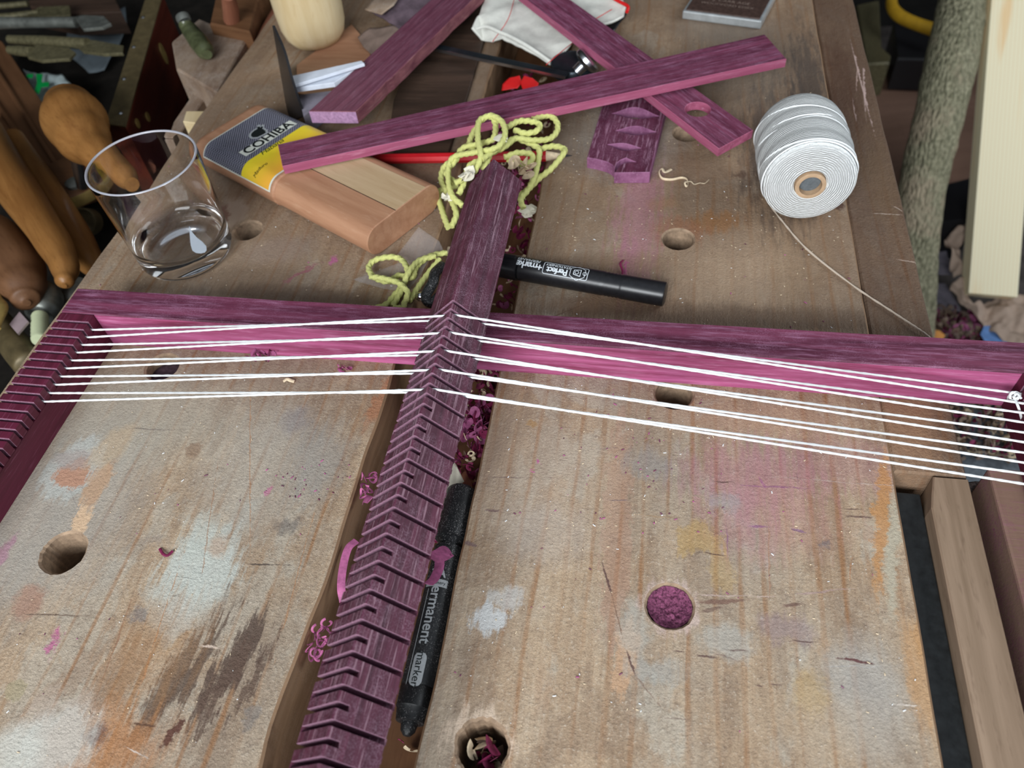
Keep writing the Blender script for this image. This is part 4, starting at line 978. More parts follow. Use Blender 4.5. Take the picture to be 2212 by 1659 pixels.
# ------------------------------------------------------------------ yarn
def yarn(name, label, paths, r):
    g = G()
    for ph in paths: g.sweep(cr([P(*q) for q in ph], 10), lambda t: r, 12, lobes=3, twist=420, amp=.16)
    o = g.make(name, 'yarn', smooth=True); return tag(o, label, 'yarn')
yr = .0021
yarn('yarn', 'tangle of thick yellow-green yarn heaped behind the tip of the slotted bar', [
 [(968,492,.003),(955,455,.004),(948,415,.006),(985,400,.010),(965,375,.016),(985,345,.024),(1000,320,.028),(1040,310,.03),(1065,300,.034),(1070,270,.036),(1060,252,.040),(1035,262,.040),(1032,300,.038),(1038,340,.034),(1020,375,.026),(985,395,.018)],
 [(1035,262,.038),(1060,250,.041),(1085,265,.040),(1090,295,.038),(1070,320,.036),(1020,330,.032),(980,340,.026),(968,370,.020),(975,420,.014),(1000,445,.010)],
 [(1095,275,.034),(1120,262,.033),(1145,262,.032),(1165,268,.031),(1160,282,.030),(1135,288,.030),(1110,280,.032)],
 [(1150,258,.028),(1185,250,.026),(1203,265,.024),(1202,285,.022),(1185,300,.022),(1150,303,.026),(1110,300,.030),(1070,325,.032),(1040,345,.033)],
 [(1120,300,.026),(1155,315,.022),(1165,330,.020),(1155,380,.014),(1140,410,.010),(1125,430,.008),(1130,450,.005)],
 [(1165,322,.018),(1195,316,.018),(1218,322,.018),(1215,335,.018),(1190,365,.014),(1165,385,.010),(1145,405,.006),(1120,425,.006)],
 [(1060,330,.030),(1045,360,.026),(1030,350,.026),(1012,362,.022),(1000,400,.016),(990,420,.012)],
 [(985,345,.020),(960,360,.014),(953,390,.010),(968,420,.008),(985,460,.006),(975,490,.003)],
 [(1090,340,.026),(1120,330,.026),(1150,335,.022),(1140,355,.02),(1115,350,.02),(1098,345,.024)],
 [(1040,262,.030),(1020,290,.028),(1015,320,.026),(1050,332,.026),(1085,320,.030),(1110,300,.030)],
], yr)
yarn('yarn', 'loop of yellow-green yarn on the bench left of the slotted bar', [
 [(965,546,.004),(930,553,.006),(900,575,.006),(890,600,.005),(862,595,.005),(838,608,.007),(810,600,.007),(796,580,.006),(810,562,.007),(845,555,.008),(868,562,.008),(880,585,.009),(872,612,.006),(850,640,.003),(830,660,.0025),(790,668,.0025),(770,664,.0022)],
 [(800,598,.009),(830,602,.010),(862,612,.010),(880,632,.008),(875,652,.004),(868,665,.0022),(850,664,.0022)],
 [(950,560,.0045),(925,590,.0025),(900,625,.0025),(885,650,.0025)],
 [(940,553,.007),(905,563,.009),(882,590,.010),(866,630,.005),(848,662,.0022)],
], .0019)

# ------------------------------------------------------------------ sheets, films and scraps
def sheet(name, label, cat, pts, mat, thick=.0005, amp=0, parent=None, sub=3, smooth=True, grp=None):
    """thin sheet through (px, py, z) outline points, crumpled by amp"""
    W_ = [P(*q) for q in pts]; c = sum(W_, Vector())/len(W_)
    bm = bmesh.new(); vs = [bm.verts.new(p-c) for p in W_]; bm.faces.new(vs)
    bmesh.ops.triangulate(bm, faces=bm.faces)
    for _ in range(sub): bmesh.ops.subdivide_edges(bm, edges=bm.edges[:], cuts=1, use_grid_fill=False); bmesh.ops.triangulate(bm, faces=bm.faces)
    for v in bm.verts:
        q = (v.co+c)*38; v.co.z += amp*(noise.noise(q)+.5*noise.noise(q*2.3)); v.co.x += amp*.4*noise.noise(q+Vector((9,2,4)))
    me = bpy.data.meshes.new(name); bm.to_mesh(me); bm.free()
    o = link(name, me, mat, parent, smooth='all' if smooth else False); o.location = c
    s = o.modifiers.new('thickness', 'SOLIDIFY'); s.thickness = thick; s.offset = 1
    if label: tag(o, label, cat, grp)
    return o
sheet('plastic_film', 'scrap of clear film beside the rounded wooden case', 'film', [(905,492,.001),(948,520,.002),(955,535,.003),(958,550,.002),(930,560,.001),(890,566,.001),(848,562,.001)], 'film', .0002, .0012)
sheet('plastic_film', 'pointed piece of clear film under the yarn loop left of the bar', 'film', [(762,603,.0008),(800,590,.001),(870,565,.002),(930,556,.002),(905,600,.001),(880,630,.001),(830,625,.001)], 'film', .0002, .0010)
def ribbon(g, pts, wd, th=.00022, mi=0, up=None):
    g.sweep(pts, wd/2, 6, mi=mi, flat=th/wd*2, up=up)
def curl(g, c, r, turns, wd, rnd, mi=0, rise=.003):
    ax = Vector((rnd.uniform(-1,1), rnd.uniform(-1,1), rnd.uniform(-.5,.5))).normalized(); u = ax.orthogonal().normalized(); v = ax.cross(u); pts = []
    n = int(10*turns)+4
    for i in range(n):
        a = 2*PI*turns*i/n; rr2 = r*(1-.5*i/n); pts.append(c+u*rr2*math.cos(a)+v*rr2*math.sin(a)+ax*(rise*i/n))
    ribbon(g, pts, wd, mi=mi, up=ax)
rnd = random.Random(3)
for lab_, q, s, mt in [('white crumpled paper scrap at the left of the yarn heap', (966,425,.012), .0065, 'paper_cream'), ('cream paper twist leaning in the yarn heap, nearest the pencil', (1000,375,.03), .008, 'paper_cream'), ('small white scrap inside the upper loop of yarn', (1085,300,.037), .006, 'paper_cream'), ('pale scrap below the yarn, beside the right slab edge', (1140,455,-.004), .008, 'paper_cream')]:
    g = G(); c = P(*q)
    for j in range(5):
        pts = [c+Vector((rnd.uniform(-1,1), rnd.uniform(-1,1), rnd.uniform(-.3,.5)))*s*.7 for _ in range(3)]; ribbon(g, cr(pts, 5), s*rnd.uniform(.5,.9), .0004)
    tag(g.make('paper_scrap', mt, smooth=True), lab_, 'paper scrap')
g = G(); c = P(1122,360,.028)
for j in range(6): curl(g, c+Vector((rnd.uniform(-1,1),rnd.uniform(-.6,.6),rnd.uniform(-.4,.4)))*.008, .004, rnd.uniform(.6,1.3), .005, rnd)
tag(g.make('wood_shaving', 'shaving_pale', smooth=True), 'curled pale wood shaving on the yarn heap right of the bar tip', 'wood shaving')
# thin pale curl on the bench
g = G(); pth = [(1450,366,.003),(1436,372,.004),(1430,364,.004),(1424,372,.002),(1430,385,.001),(1450,388,.001),(1472,384,.001),(1484,388,.002),(1486,400,.001),(1482,402,.002),(1480,394,.003),(1492,392,.002),(1500,398,.001),(1512,395,.001),(1522,396,.002),(1532,388,.001)]
g.sweep(cr([P(*q) for q in pth], 6), lambda t: .0011*(1-.75*t)+.0001, 6, flat=.4); tag(g.make('wood_shaving', 'shaving_pale', smooth=True), 'thin pale curl of wood on the bench between carved block and spool', 'wood shaving')
g = G()
for j in range(9): curl(g, P(545+j*6,766+rnd.uniform(-5,5),.002), .0035, rnd.uniform(.5,.9), .003, rnd)
tag(g.make('wood_shaving', 'shaving_pink', smooth=True), 'row of pink shavings caught under the front of the crossbeam', 'wood shaving')
g = G()
for j in range(4): curl(g, P(736+j*4,797,.002), .0022, .8, .002, rnd)
tag(g.make('wood_shaving', 'shaving_pink', smooth=True), 'tiny bright pink shaving on the bench near the top strings, left half', 'wood shaving')
g = G(); ribbon(g, cr([P(612,824,.0008),P(620,819,.0015),P(628,822,.0012),P(636,824,.0008)],5), .0022, .0004); tag(g.make('wood_shaving', 'shaving_pale', smooth=True), 'small pale chip lying between two pairs of strings on the left half', 'wood shaving')
g = G(); ribbon(g, cr([P(345,1185,.0006),P(352,1196,.0014),P(362,1200,.0012),P(373,1190,.0008)],5), .0016, .0003); tag(g.make('wood_shaving', 'shaving_dark', smooth=True), 'thin maroon curl beside the pale paint patch', 'wood shaving')
g = G(); ribbon(g, cr([P(1343,598,.0006),P(1345,585,.0016),P(1340,570,.0014),P(1346,562,.0008)],5), .0016, .0003); tag(g.make('wood_shaving', 'shaving_dark', smooth=True), 'thin maroon shaving just behind the marker pen', 'wood shaving')
# large pink ribbons by the bar
def rib(label, pth, wd, mat='shaving_pink'):
    g = G(); ribbon(g, cr([P(*q) for q in pth], 7), wd, .0003); tag(g.make('wood_shaving', mat, smooth=True), label, 'wood shaving')
rib('long pink shaving curving along the lower left side of the slotted bar', [(770,1168,-.003),(752,1185,-.002),(741,1225,-.002),(737,1268,-.003),(742,1300,-.006)], .0042)
rib('broad pink shaving across the marker in the gap', [(930,1205,.012),(950,1200,.006),(968,1190,.001),(975,1196,-.001)], .009)
rib('pink shaving hanging under the broad one beside the marker', [(925,1262,.008),(938,1250,.002),(948,1228,-.001),(950,1210,-.001)], .005)
rib('short pink shaving sticking out left of the slotted bar, beside the upper tuft', [(800,1080,.004),(788,1078,.001),(784,1088,-.001)], .005)
g = G()
for j in range(9): curl(g, P(795,1045,0)+Vector((rnd.uniform(-.3,.3),rnd.uniform(-1,1),rnd.uniform(-.2,.3)))*.007, .003, 1.0, .0015, rnd)
tag(g.make('wood_shaving', 'shaving_pink', smooth=True), 'pink tuft of thin shavings left of the slotted bar, the upper of the two tufts', 'wood shaving')
g = G()
for j in range(14): curl(g, P(692,1385,-.006)+Vector((rnd.uniform(-.35,.35),rnd.uniform(-1,1),rnd.uniform(-.2,.3)))*.010, .003, 1.0, .0012, rnd)
tag(g.make('wood_shaving', 'shaving_pink', smooth=True), 'pink tuft of thin shavings left of the slotted bar, the lower of the two tufts', 'wood shaving')

# uncountable shavings
def heap(name, label, spots, mats, n, seed, size=(.002,.005), kind='stuff'):
    r_ = random.Random(seed); g = G()
    for _ in range(n):
        (x0,y0,x1,y1,z,dz) = spots(r_) if callable(spots) else r_.choice(spots)
        c = Vector((r_.uniform(x0,x1), r_.uniform(y0,y1), z+r_.uniform(0,dz)))
        curl(g, c, r_.uniform(.4,1)*size[0], r_.uniform(.3,1.2), r_.uniform(.3,1)*size[1], r_, mi=r_.randrange(len(mats)), rise=.002)
    o = g.make(name, mats, smooth=False); return tag(o, label, 'shavings', None, kind)
heap('shavings', 'purple and pale shavings lying in the gap between the bench halves', [(-.148,.05,-.086,.70,-.040,.016), (-.112,.19,-.087,.33,-.040,.030), (-.147,.33,-.088,.60,-.04,.03)], ['shaving_dark','shaving_pink','shaving_pale','shaving_dark','shaving_dark'], 750, 11, (.004,.004))
q = P(1035,890,-.004)
heap('shavings', 'bright pink shavings bunched at the top of the gap right of the slotted bar', [(q.x-.010,q.y-.012,q.x+.004,q.y+.012,-.022,.020)], ['shaving_pink','shaving_pink','shaving_dark'], 60, 12, (.004,.005))
c0 = HR[4][0]; heap('shavings', 'pale curls and a pink sliver filling the nearest dog hole', [(c0.x-.0055,c0.y-.0055,c0.x+.0055,c0.y+.0055,-.018,.012)], ['shaving_pale','shaving_pale','brown_dark','shaving_dark'], 26, 13, (.004,.006))
# purple dust packed into a dog hole
def dust(name, label, c, r, zc, amp, mat):
    g = G(); n = 40; m_ = 12; vs = []
    for i in range(m_+1):
        for k in range(n):
            rr2 = r*i/m_+1e-5; x, y = rr2*math.cos(2*PI*k/n), rr2*math.sin(2*PI*k/n)
            vs.append((c.x+x, c.y+y, zc+amp*noise.noise(Vector((x*500,y*500,3)))+.0030*(i/m_)**3))
    g.add(vs, [(i*n+k, i*n+(k+1)%n, (i+1)*n+(k+1)%n, (i+1)*n+k) for i in range(m_) for k in range(n)])
    return tag(g.make(name, mat, smooth='all'), label, 'sawdust', None, 'stuff')
dust('sawdust', 'purple dust packed in the dog hole on the right half of the bench', HR[3][0], .0106, -.0040, .0018, 'dust_purple')
# specks and chips over the bench top
def specks(name, label, mats, n, seed, size, boxes, thr=-.1):
    r_ = random.Random(seed); g = G(); k_ = 0
    while k_ < n:
        (x0,y0,x1,y1) = r_.choice(boxes); x, y = r_.uniform(x0,x1), r_.uniform(y0,y1)
        if noise.noise(Vector((x*9,y*9,seed))) < thr: continue
        if any((Vector((x,y))-Vector((h[0].x,h[0].y))).length < h[1]+.002 for h in HL+HR): continue
        if YB0-.002 < y < YB1+.002 or x < ARMX1+.002 and y < YB1: continue
        k_ += 1; s = size*r_.uniform(.4,1.3); a = r_.uniform(0,PI); l = s*r_.uniform(1,3.2)
        ca, sa = math.cos(a), math.sin(a); z = .0002
        vs = [(x+ca*u*l/2-sa*v*s/2, y+sa*u*l/2+ca*v*s/2, z+h) for h, kk in ((0,1),(s*.35,.5)) for (u,v) in ((-kk,-kk),(kk,-kk),(kk,kk),(-kk,kk))]
        g.add(vs, [(0,1,5,4),(1,2,6,5),(2,3,7,6),(3,0,4,7),(4,5,6,7),(3,2,1,0)], r_.randrange(len(mats)))
    return tag(g.make(name, mats), label, 'sawdust', None, 'stuff')
BL = (-.395,.03,-.155,.62); BR = (-.08,.03,.13,.62)
specks('sawdust', 'pale sawdust specks scattered over the bench top', ['shaving_pale','string','shaving_pale'], 950, 21, .00045, [BL,BR,BR], -.25)
specks('sawdust', 'purple dust crumbs scattered over the bench top', ['shaving_pink','purple_mid'], 200, 22, .0006, [BL,BR,(-.155-.05,.2,-.155,.3),(-.08,.2,.05,.34)], 0)

# wooden wedge and printed paper in the gap
g = G(); ps = [P(983,1000,-.018),P(1003,1008,-.018),P(1020,1040,-.018),P(1021,1062,-.018),P(990,1062,-.018),P(972,1020,-.018)]
g.prism([(p.x,p.y) for p in ps], -.030, -.018, c=.0004); tag(g.make('wooden_wedge', 'redwood'), 'small reddish wooden wedge in the gap above the marker cap', 'wedge')
sheet('paper_tag', 'folded cream paper tag with faint print beside the marker cap', 'paper', [(972,985,-.004),(986,1005,-.008),(1003,1040,-.010),(985,1052,-.010),(972,1085,-.010),(958,1090,-.008),(962,1040,-.004)], 'paper_cream', .0003, .0006)
# dark lump and small ball beside the bar, left of it
g = G(); g.sweep(cr([P(955,575,.006),P(940,590,.010),P(935,610,.010),P(920,640,.006),P(932,655,.004),P(950,640,.004)],6), .0036, 12); tag(g.make('black_clip', 'black_dusty', smooth=True), 'lumpy black clip dusted with shavings, left of the slotted bar behind the beam', 'clip')
g = G(); c = P(909,641,.0045); g.lathe([(0,-.0035),(.002,-.003),(.0033,-.0008),(.0030,.0015),(.0015,.003),(0,.0033)], 24, origin=c); tag(g.make('metal_bead', 'chrome', smooth=True), 'small shiny bead at the foot of the black clip', 'bead')

# ------------------------------------------------------------------ things at the back of the bench top
# turned blond mallet standing on end
mc = P(687,92,0); g = G(); rm = rpx(P(687,60,.03), 76)
g.lathe([(0,.0004),(rm*.45,.0006),(rm*.72,.004),(rm*.88,.011),(rm*.96,.020),(rm*.99,.034),(rm,.060),(rm*.98,.12),(rm*.9,.15),(rm*.5,.158),(0,.16)], 56)
inv = Matrix(((0,0,1,0),(0,1,0,0),(-1,0,0,0),(0,0,0,1)))   # grain runs up the piece
o = g.make('turned_mallet', 'blond', inv=inv.inverted(), smooth=True); o.matrix_world = Matrix.Translation(Vector((mc.x,mc.y,0))) @ inv
tag(o, 'blond turned wooden mallet standing on its rounded end', 'mallet')
# black notebook with white pages
nb = thing('notebook', 'black-covered notebook standing open with white pages, left of the purple boards', 'notebook', P(690,200,0))
def npart(o): o.parent = nb; o.matrix_parent_inverse = Matrix.Translation(-nb.location)
g = G()
def strip3(pts_a, pts_b, th):
    vs = []; n = len(pts_a)
    for a, b_ in zip(pts_a, pts_b):
        d = Vector((th,0,0)); vs += [a, b_, b_+d, a+d]
    g.add(vs, [(4*i+k, 4*i+(k+1)%4, 4*i+4+(k+1)%4, 4*i+4+k) for i in range(n-1) for k in range(4)]+[(0,1,2,3), tuple(4*(n-1)+k for k in (3,2,1,0))])
low = cr([P(628,262,.002), P(618,230,.002), P(611,190,.002), P(604,150,.003)], 6); hi = cr([P(655,250,.012), P(630,175,.042), P(612,110,.065), P(588,55,.085)], 6)
strip3(low, hi, .0022); npart(g.make('cover', 'black', smooth=True))
a = [P(637,190,.030), P(628,160,.034), P(783,125,.034), P(791,134,.030), P(722,178,.030)]
g = G(); g.prism([(p.x,p.y) for p in a], .026, .030, c=.0004); npart(g.make('pages', 'paper'))
g = G(); b_ = [P(634,180,.036), P(630,160,.036), P(780,127,.036), P(786,133,.036)]; g.prism([(p.x,p.y) for p in b_], .032, .0345, c=.0004); npart(g.make('pages', 'paper'))
g = G(); b_ = [P(640,190,.024), P(724,180,.024), P(668,240,.018), P(655,250,.018)]; g.prism([(p.x,p.y) for p in b_], .0006, .018, c=.001); npart(g.make('inner_cover', 'grey_card'))
# worn sandpaper, hide, tan offcut
sheet('sandpaper_sheet', 'worn brown sandpaper between mallet and purple board', 'sandpaper', [(772,80,.006),(800,60,.010),(850,55,.012),(868,62,.012),(840,95,.008),(802,118,.004),(785,104,.004)], 'sandpaper', .0006, .002)
sheet('hide_scrap', 'stained grey hide scrap beneath the purple board, top of the picture', 'leather', [(790,18,.012),(850,-20,.02),(1000,-30,.02),(960,20,.014),(880,75,.012),(848,52,.012)], 'grey_leather', .0012, .003)
sheet('sandpaper_sheet', 'pale grey sandpaper corner lying on the stained hide', 'sandpaper', [(788,20,.018),(812,-10,.02),(870,-20,.024),(850,12,.022),(824,31,.018)], 'grimy', .0006, .001)
g = G(); q = [P(640,140,.003),P(760,52,.003),P(800,100,.003),P(800,125,.003),P(720,190,.003),P(700,215,.003),P(640,200,.003)]; g.prism([(p.x,p.y) for p in q], .0003, .003, c=.0005); tag(g.make('wood_offcut', 'case'), 'flat tan offcut under the notebook pages and the mallet', 'offcut')
# dark plank on the left slab, widened to paint the shadow at its left
g = G(); q = [P(852,335,.004), P(966,335,.004), P(1008,210,.004), P(1050,70,.004), P(1064,-20,.004), P(925,-20,.004), P(890,110,.004), P(850,215,.004), P(840,290,.004)]
g.prism([(p.x,p.y) for p in q], .0003, .004, c=.0008); tag(g.make('plank_with_shade', 'brown_dark'), 'nearly black thin plank with painted shadow, under the crossing purple boards', 'plank')
# canvas roll with red seam
cv = sheet('canvas_bag', 'cream canvas bag with a red seam held under the purple board', 'bag', [(1022,58,.017),(1035,30,.020),(1060,-30,.020),(1300,-40,.020),(1352,12,.018),(1348,28,.018),(1235,92,.012),(1195,142,.006),(1183,137,.006),(1135,105,.012),(1085,82,.012),(1062,93,.006),(1045,88,.004)], 'canvas', .0020, .0028, sub=4)
def cvp(g, name, mat):
    o = g.make(name, mat, smooth=True); o.parent = cv; o.matrix_parent_inverse = Matrix.Translation(-cv.location)
g = G(); g.sweep(cr([P(1315,-10,.023),P(1335,2,.022),P(1356,14,.021),P(1354,26,.019)],6), .0016, 10); cvp(g, 'red_trim', 'red_matt')
g = G(); g.sweep(cr([P(1030,62,.020),P(1052,58,.022),P(1080,70,.021),P(1100,78,.020),P(1140,100,.017),P(1190,134,.009)],6), .0016, 8); cvp(g, 'hem', 'canvas')
for a in ([(1115,-20),(1098,40),(1064,90)], [(1180,140),(1205,118),(1240,90)], [(1322,20),(1270,50),(1225,70)]):
    g = G(); g.sweep(cr([P(x,y,.0215 if i < 2 else .016) for i, (x,y) in enumerate(a)],6), .00035, 5); cvp(g, 'stitching', 'red_matt')
sheet('knit_cloth', 'black knitted cloth showing beneath the corner of the canvas bag', 'cloth', [(1300,40,.003),(1345,18,.006),(1353,30,.003),(1325,66,.002),(1290,68,.002)], 'black', .001, .0015)
# bevel gauge: blade, round head, knurled nut
bg = thing('bevel_gauge', 'black steel gauge with a long thin blade and a bright thumb nut', 'gauge', P(1240,140,0))
def gp(o): o.parent = bg; o.matrix_parent_inverse = Matrix.Translation(-bg.location)
a, b_ = P(940,102,.012), P(1225,163,.012); m = frame_mat(a, b_); L = (b_-a).length
g = G(); g.box(0,-.0042,-.0010,L,.0042,.0010,c=.0003); g.box(0,-.0046,-.0012,L,-.0038,.0014,mi=1); o = g.make('blade', ['gunmetal','steel']); o.matrix_world = m; gp(o)
hc = P(1237,142,.006)
g = G(); g.lathe([(0,-.004),(.0195,-.004),(.0195,.002),(.018,.004),(.012,.0045),(0,.0045)], 60, origin=hc)
for i in range(34):
    a_ = PI*.5+i*PI/34*1.1; p = hc+Vector((.0182*math.cos(a_), .0182*math.sin(a_), .0038)); g.box(p.x-.0004,p.y-.0004,p.z,p.x+.0004,p.y+.0004,p.z+.0007)
o = g.make('head', 'gunmetal', smooth=True); gp(o)
nc_ = P(1268,132,.016); ax = (P(1282,118,.024)-P(1262,148,.012)).normalized()
g = G(); mm_ = frame_mat(nc_, nc_+Vector((.55,.25,.5)))
xlathe(g, [(-.012,.0),(-.012,.0050),(-.005,.0050),(-.003,.0100),(-.001,.0118),(.002,.0118),(.0034,.0100),(.0034,.0)], 40)
o = g.make('thumb_nut', 'steel', smooth=True); o.matrix_world = mm_; gp(o)
# red petals
rp_ = thing('paper_poppy', 'small bright red petalled flower on the bench between the boards', 'flower', P(1122,180,.004))
for i, (pts) in enumerate(([(1084,194,.005),(1086,180,.008),(1100,166,.010),(1122,162,.010),(1128,178,.008),(1118,192,.006)], [(1124,176,.009),(1132,162,.010),(1150,166,.010),(1164,178,.008),(1160,192,.006),(1130,196,.006)])):
    o = sheet('petal', None, None, pts, 'red_matt', .0006, .0015); o.parent = rp_; o.matrix_parent_inverse = Matrix.Translation(-rp_.location)
# tin at the back
a = [P(1497,24,.0085), P(1662,47,.0085), P(1682,-55,.0085), P(1515,-72,.0085)]
ctr = sum(a, Vector())/4; xd = ((a[1]+a[2])/2-(a[0]+a[3])/2); xd.z = 0
m = frame_mat(Vector((ctr.x,ctr.y,0)), Vector((ctr.x,ctr.y,0))+xd); wx = xd.length/2; wy = ((a[0]-a[3]).length)/2
tn = tparts(m, 'metal_tin', 'chrome-edged case with a dark embossed lid at the back of the bench', 'tin')
g = G(); MT['zinc'] = plain('worn_bright_metal', (.46,.49,.50,1), .3, .5, .45, var=.2); g.box(-wx,-wy,.0004,wx,wy,.0080,c=.0012); g.make('case', 'zinc', tn, smooth=False)
g = G(); g.box(-wx+.0025,-wy+.0022,.0075,wx-.0025,wy-.002,.0092,c=.0006); g.make('lid', 'leather', tn)
text('embossing', 'F.J. CARR AGE', 'sandpaper', tn, lambda x, y: Vector((x, y-wy*.45, .0094)), .0062, cuts=False)
text('embossing', 'WOODFORD ESSEX', 'sandpaper', tn, lambda x, y: Vector((x, y-wy*.45-.0075, .0094)), .0055, cuts=False)

# ------------------------------------------------------------------ left: open tool rack below the bench edge
ZT = -.150
MT['shelf_shade'] = plain('shade_black_wood', (.012,.010,.008,1), .9, .15, var=.5, scale=40)  # near-black colour stands in for the deep shade between the tools
g = G(); g.box(-1.10, .02, ZT-.018, -.415, 1.45, ZT, c=.002); tag(g.make('tool_shelf', 'shelf_shade'), 'dark shelf of old tools beside the bench, left of the loom', 'shelf')
bkt = bpy.data.objects['tool_shelf']
g = G()
for (x, y) in ((-1.06,.08),(-.46,.08),(-1.06,1.38),(-.46,1.38)): pass
for (x, y) in ((-1.06,.08),(-.46,.08),(-1.06,1.38),(-.46,1.38)):
    g = G(); g.box(x-.02,y-.02,FZ+.001,x+.02,y+.02,ZT-.0185); g.make('leg', 'brown_dark', bkt)
def tube(name, label, cat, pts, mat, n=20, flat=1.0, k=8, smooth=True, lobes=0, grp=None, make=True):
    """a rounded body along (px, py, z, width in px)"""
    W_ = [P(*q[:3]) for q in pts]; R_ = [rpx(W_[i], pts[i][3]/2) for i in range(len(pts))]
    Q = cr(W_, k); Rq = []
    for i in range(len(W_)-1): 
        for j in range(k): t = j/k; t = t*t*(3-2*t); Rq.append(R_[i]*(1-t)+R_[i+1]*t)
    Rq.append(R_[-1]); 
    m = frame_mat(W_[0], W_[0]+(W_[-1]-W_[0])); iv = m.inverted()
    g = G(); g.sweep([iv @ p for p in Q], Rq, n, flat=flat)
    if not make: return g, m
    o = g.make(name, mat, smooth=smooth); o.matrix_world = m
    if label: tag(o, label, cat, grp)
    return o
def sub(o, parent):
    mw = o.matrix_world.copy(); o.parent = parent; o.matrix_parent_inverse = parent.matrix_world.inverted(); o.matrix_world = mw
def slabpx(name, label, cat, pts, z0, z1, mat, c=.001, axis=None, holes=()):
    W_ = [P(x, y, z1) for (x, y) in pts]
    a = axis or (W_[1]-W_[0]); a = Vector((a.x, a.y, 0)); o0 = Vector((W_[0].x, W_[0].y, 0)); m = frame_mat(o0, o0+a); iv = m.inverted()
    g = G(); g.prism([tuple((iv @ p)[:2]) for p in W_], z0, z1, c=c); o = g.make(name, mat); o.matrix_world = m
    if label: tag(o, label, cat)
    return o
bpy.context.view_layer.update()
# long brown moulded rail, upper left
slabpx('moulded_rail', 'long brown moulded wooden rail leaning from the left edge of the picture', 'rail', [(-30,70),(-30,330),(82,402),(135,390),(190,372),(5,90)], -.135, -.100, 'brown', axis=P(190,380,-.085)-P(0,80,-.085))
r_ = bpy.data.objects['moulded_rail']
for (a, b_) in (((-20,130),(140,384)), ((-30,190),(108,392))):
    o = tube('bead', None, None, [(a[0],a[1],-.099,12),(b_[0],b_[1],-.099,12)], 'brown', n=12); bpy.context.view_layer.update(); sub(o, r_)
slabpx('pine_strip', 'pale pine strip between the moulded rail and the wooden handles', 'strip', [(-30,240),(-30,300),(75,402),(88,400),(30,310)], -.0995, -.084, 'blond', axis=P(80,400,-.08)-P(-20,250,-.08))
tube('hand_tool', 'long honey-coloured tool handle with a rounded end, in front of its neighbour', 'tool', [(-60,250,-.055,84),(24,390,-.055,88),(106,510,-.055,74),(138,570,-.055,60),(140,605,-.055,40),(138,618,-.055,12)], 'honey')
tube('hand_tool', 'honey-coloured tool handle ending right beside the bench edge, above the loom corner', 'tool', [(30,300,-.075,46),(102,410,-.075,60),(160,505,-.085,66),(192,560,-.085,58),(210,592,-.085,34)], 'honey')
tube('brace_pad', 'large dark brown polished wooden brace pad at the left edge of the picture', 'brace pad', [(-70,470,-.085,60),(-10,520,-.08,110),(30,575,-.078,118),(48,615,-.078,96),(55,645,-.08,60),(58,655,-.08,16)], 'brown', n=28)
fer = tube('steel_ferrule', 'grey steel ferrule with a pale green threaded plug beneath the dark knob', 'ferrule', [(75,625,-.10,60),(95,645,-.10,76),(92,672,-.10,70),(88,684,-.10,50)], 'steel_dull', n=24); bpy.context.view_layer.update()
W_ = [P(86+0*i, 682+i*3.8, -.09) for i in range(15)]
g = G(); iv = fer.matrix_world.inverted(); g.sweep([iv @ p for p in W_], [rpx(W_[i], (17.5 if i%2 else 16)) for i in range(15)], 20); o = g.make('threaded_plug', 'thread_green', fer, smooth=True)
slabpx('price_tag', 'small pinkish square tag beside the green plug', 'tag', [(20,700),(42,673),(61,694),(38,721)], -.085, -.083, 'tag', c=.0002)
tube('brass_fitting', 'knurled brass fitting at the left edge below the pinkish tag', 'fitting', [(-10,700,-.10,70),(20,730,-.10,60),(40,755,-.10,66),(62,785,-.10,64),(68,795,-.10,30)], 'brass_dull', n=30)
tube('brass_disc', 'rim of a yellowish brass disc cut by the left edge of the picture', 'disc', [(-8,640,-.075,20),(-8,670,-.075,50),(-8,712,-.075,20)], 'brass', n=24, flat=.5)
tube('steel_tube', 'short dark steel tube between the handle ends and the bench edge', 'tube', [(178,620,-.12,60),(160,650,-.12,64),(150,668,-.12,50)], 'steel_dull')
# breast drill: pear handle, shaft and disc
dr = tube('hand_drill', 'old hand drill with a pear-shaped wooden handle and steel shaft beside the tumbler', 'drill', [(150,218,-.02,50),(152,232,-.02,104),(162,262,-.02,134),(178,296,-.02,114),(208,328,-.02,78),(238,354,-.02,60),(264,380,-.02,58),(282,400,-.02,34)], 'honey', n=32)
bpy.context.view_layer.update()
o = tube('shaft', None, None, [(160,314,-.032,28),(178,402,-.080,24)], 'steel', n=16); bpy.context.view_layer.update(); sub(o, dr)
dcn = P(152,394,-.090); g = G(); rd = rpx(dcn, 82)
g.lathe([(0,-.006),(rd,-.006),(rd*1.02,0),(rd,.006),(rd*.96,.007),(0,.007)], 56, origin=dcn); g.mi = [1 if i < 56*3 else 0 for i in range(len(g.f))]
o = g.make('base_disc', ['brown','brass'], smooth=True); sub(o, dr)
g = G(); g.lathe([(0,.007),(.010,.007),(.010,.010),(.006,.012),(0,.012)], 32, origin=P(172,410,-.090)); o = g.make('collar', 'steel_dull', smooth=True); sub(o, dr)
g = G(); c = P(182,478,-.11)
m = frame_mat(c, c+Vector((.3,-1,.9))); xlathe(g, [(0,.0),(0,.0115),(.004,.0115),(.004,.0135),(-.012,.0135),(-.012,0)], 36); 
o = g.make('socket_tube', 'brass_dull', smooth=True); o.matrix_world = m; tag(o, 'small round socket with a bright rim in the dark below the drill disc', 'socket')
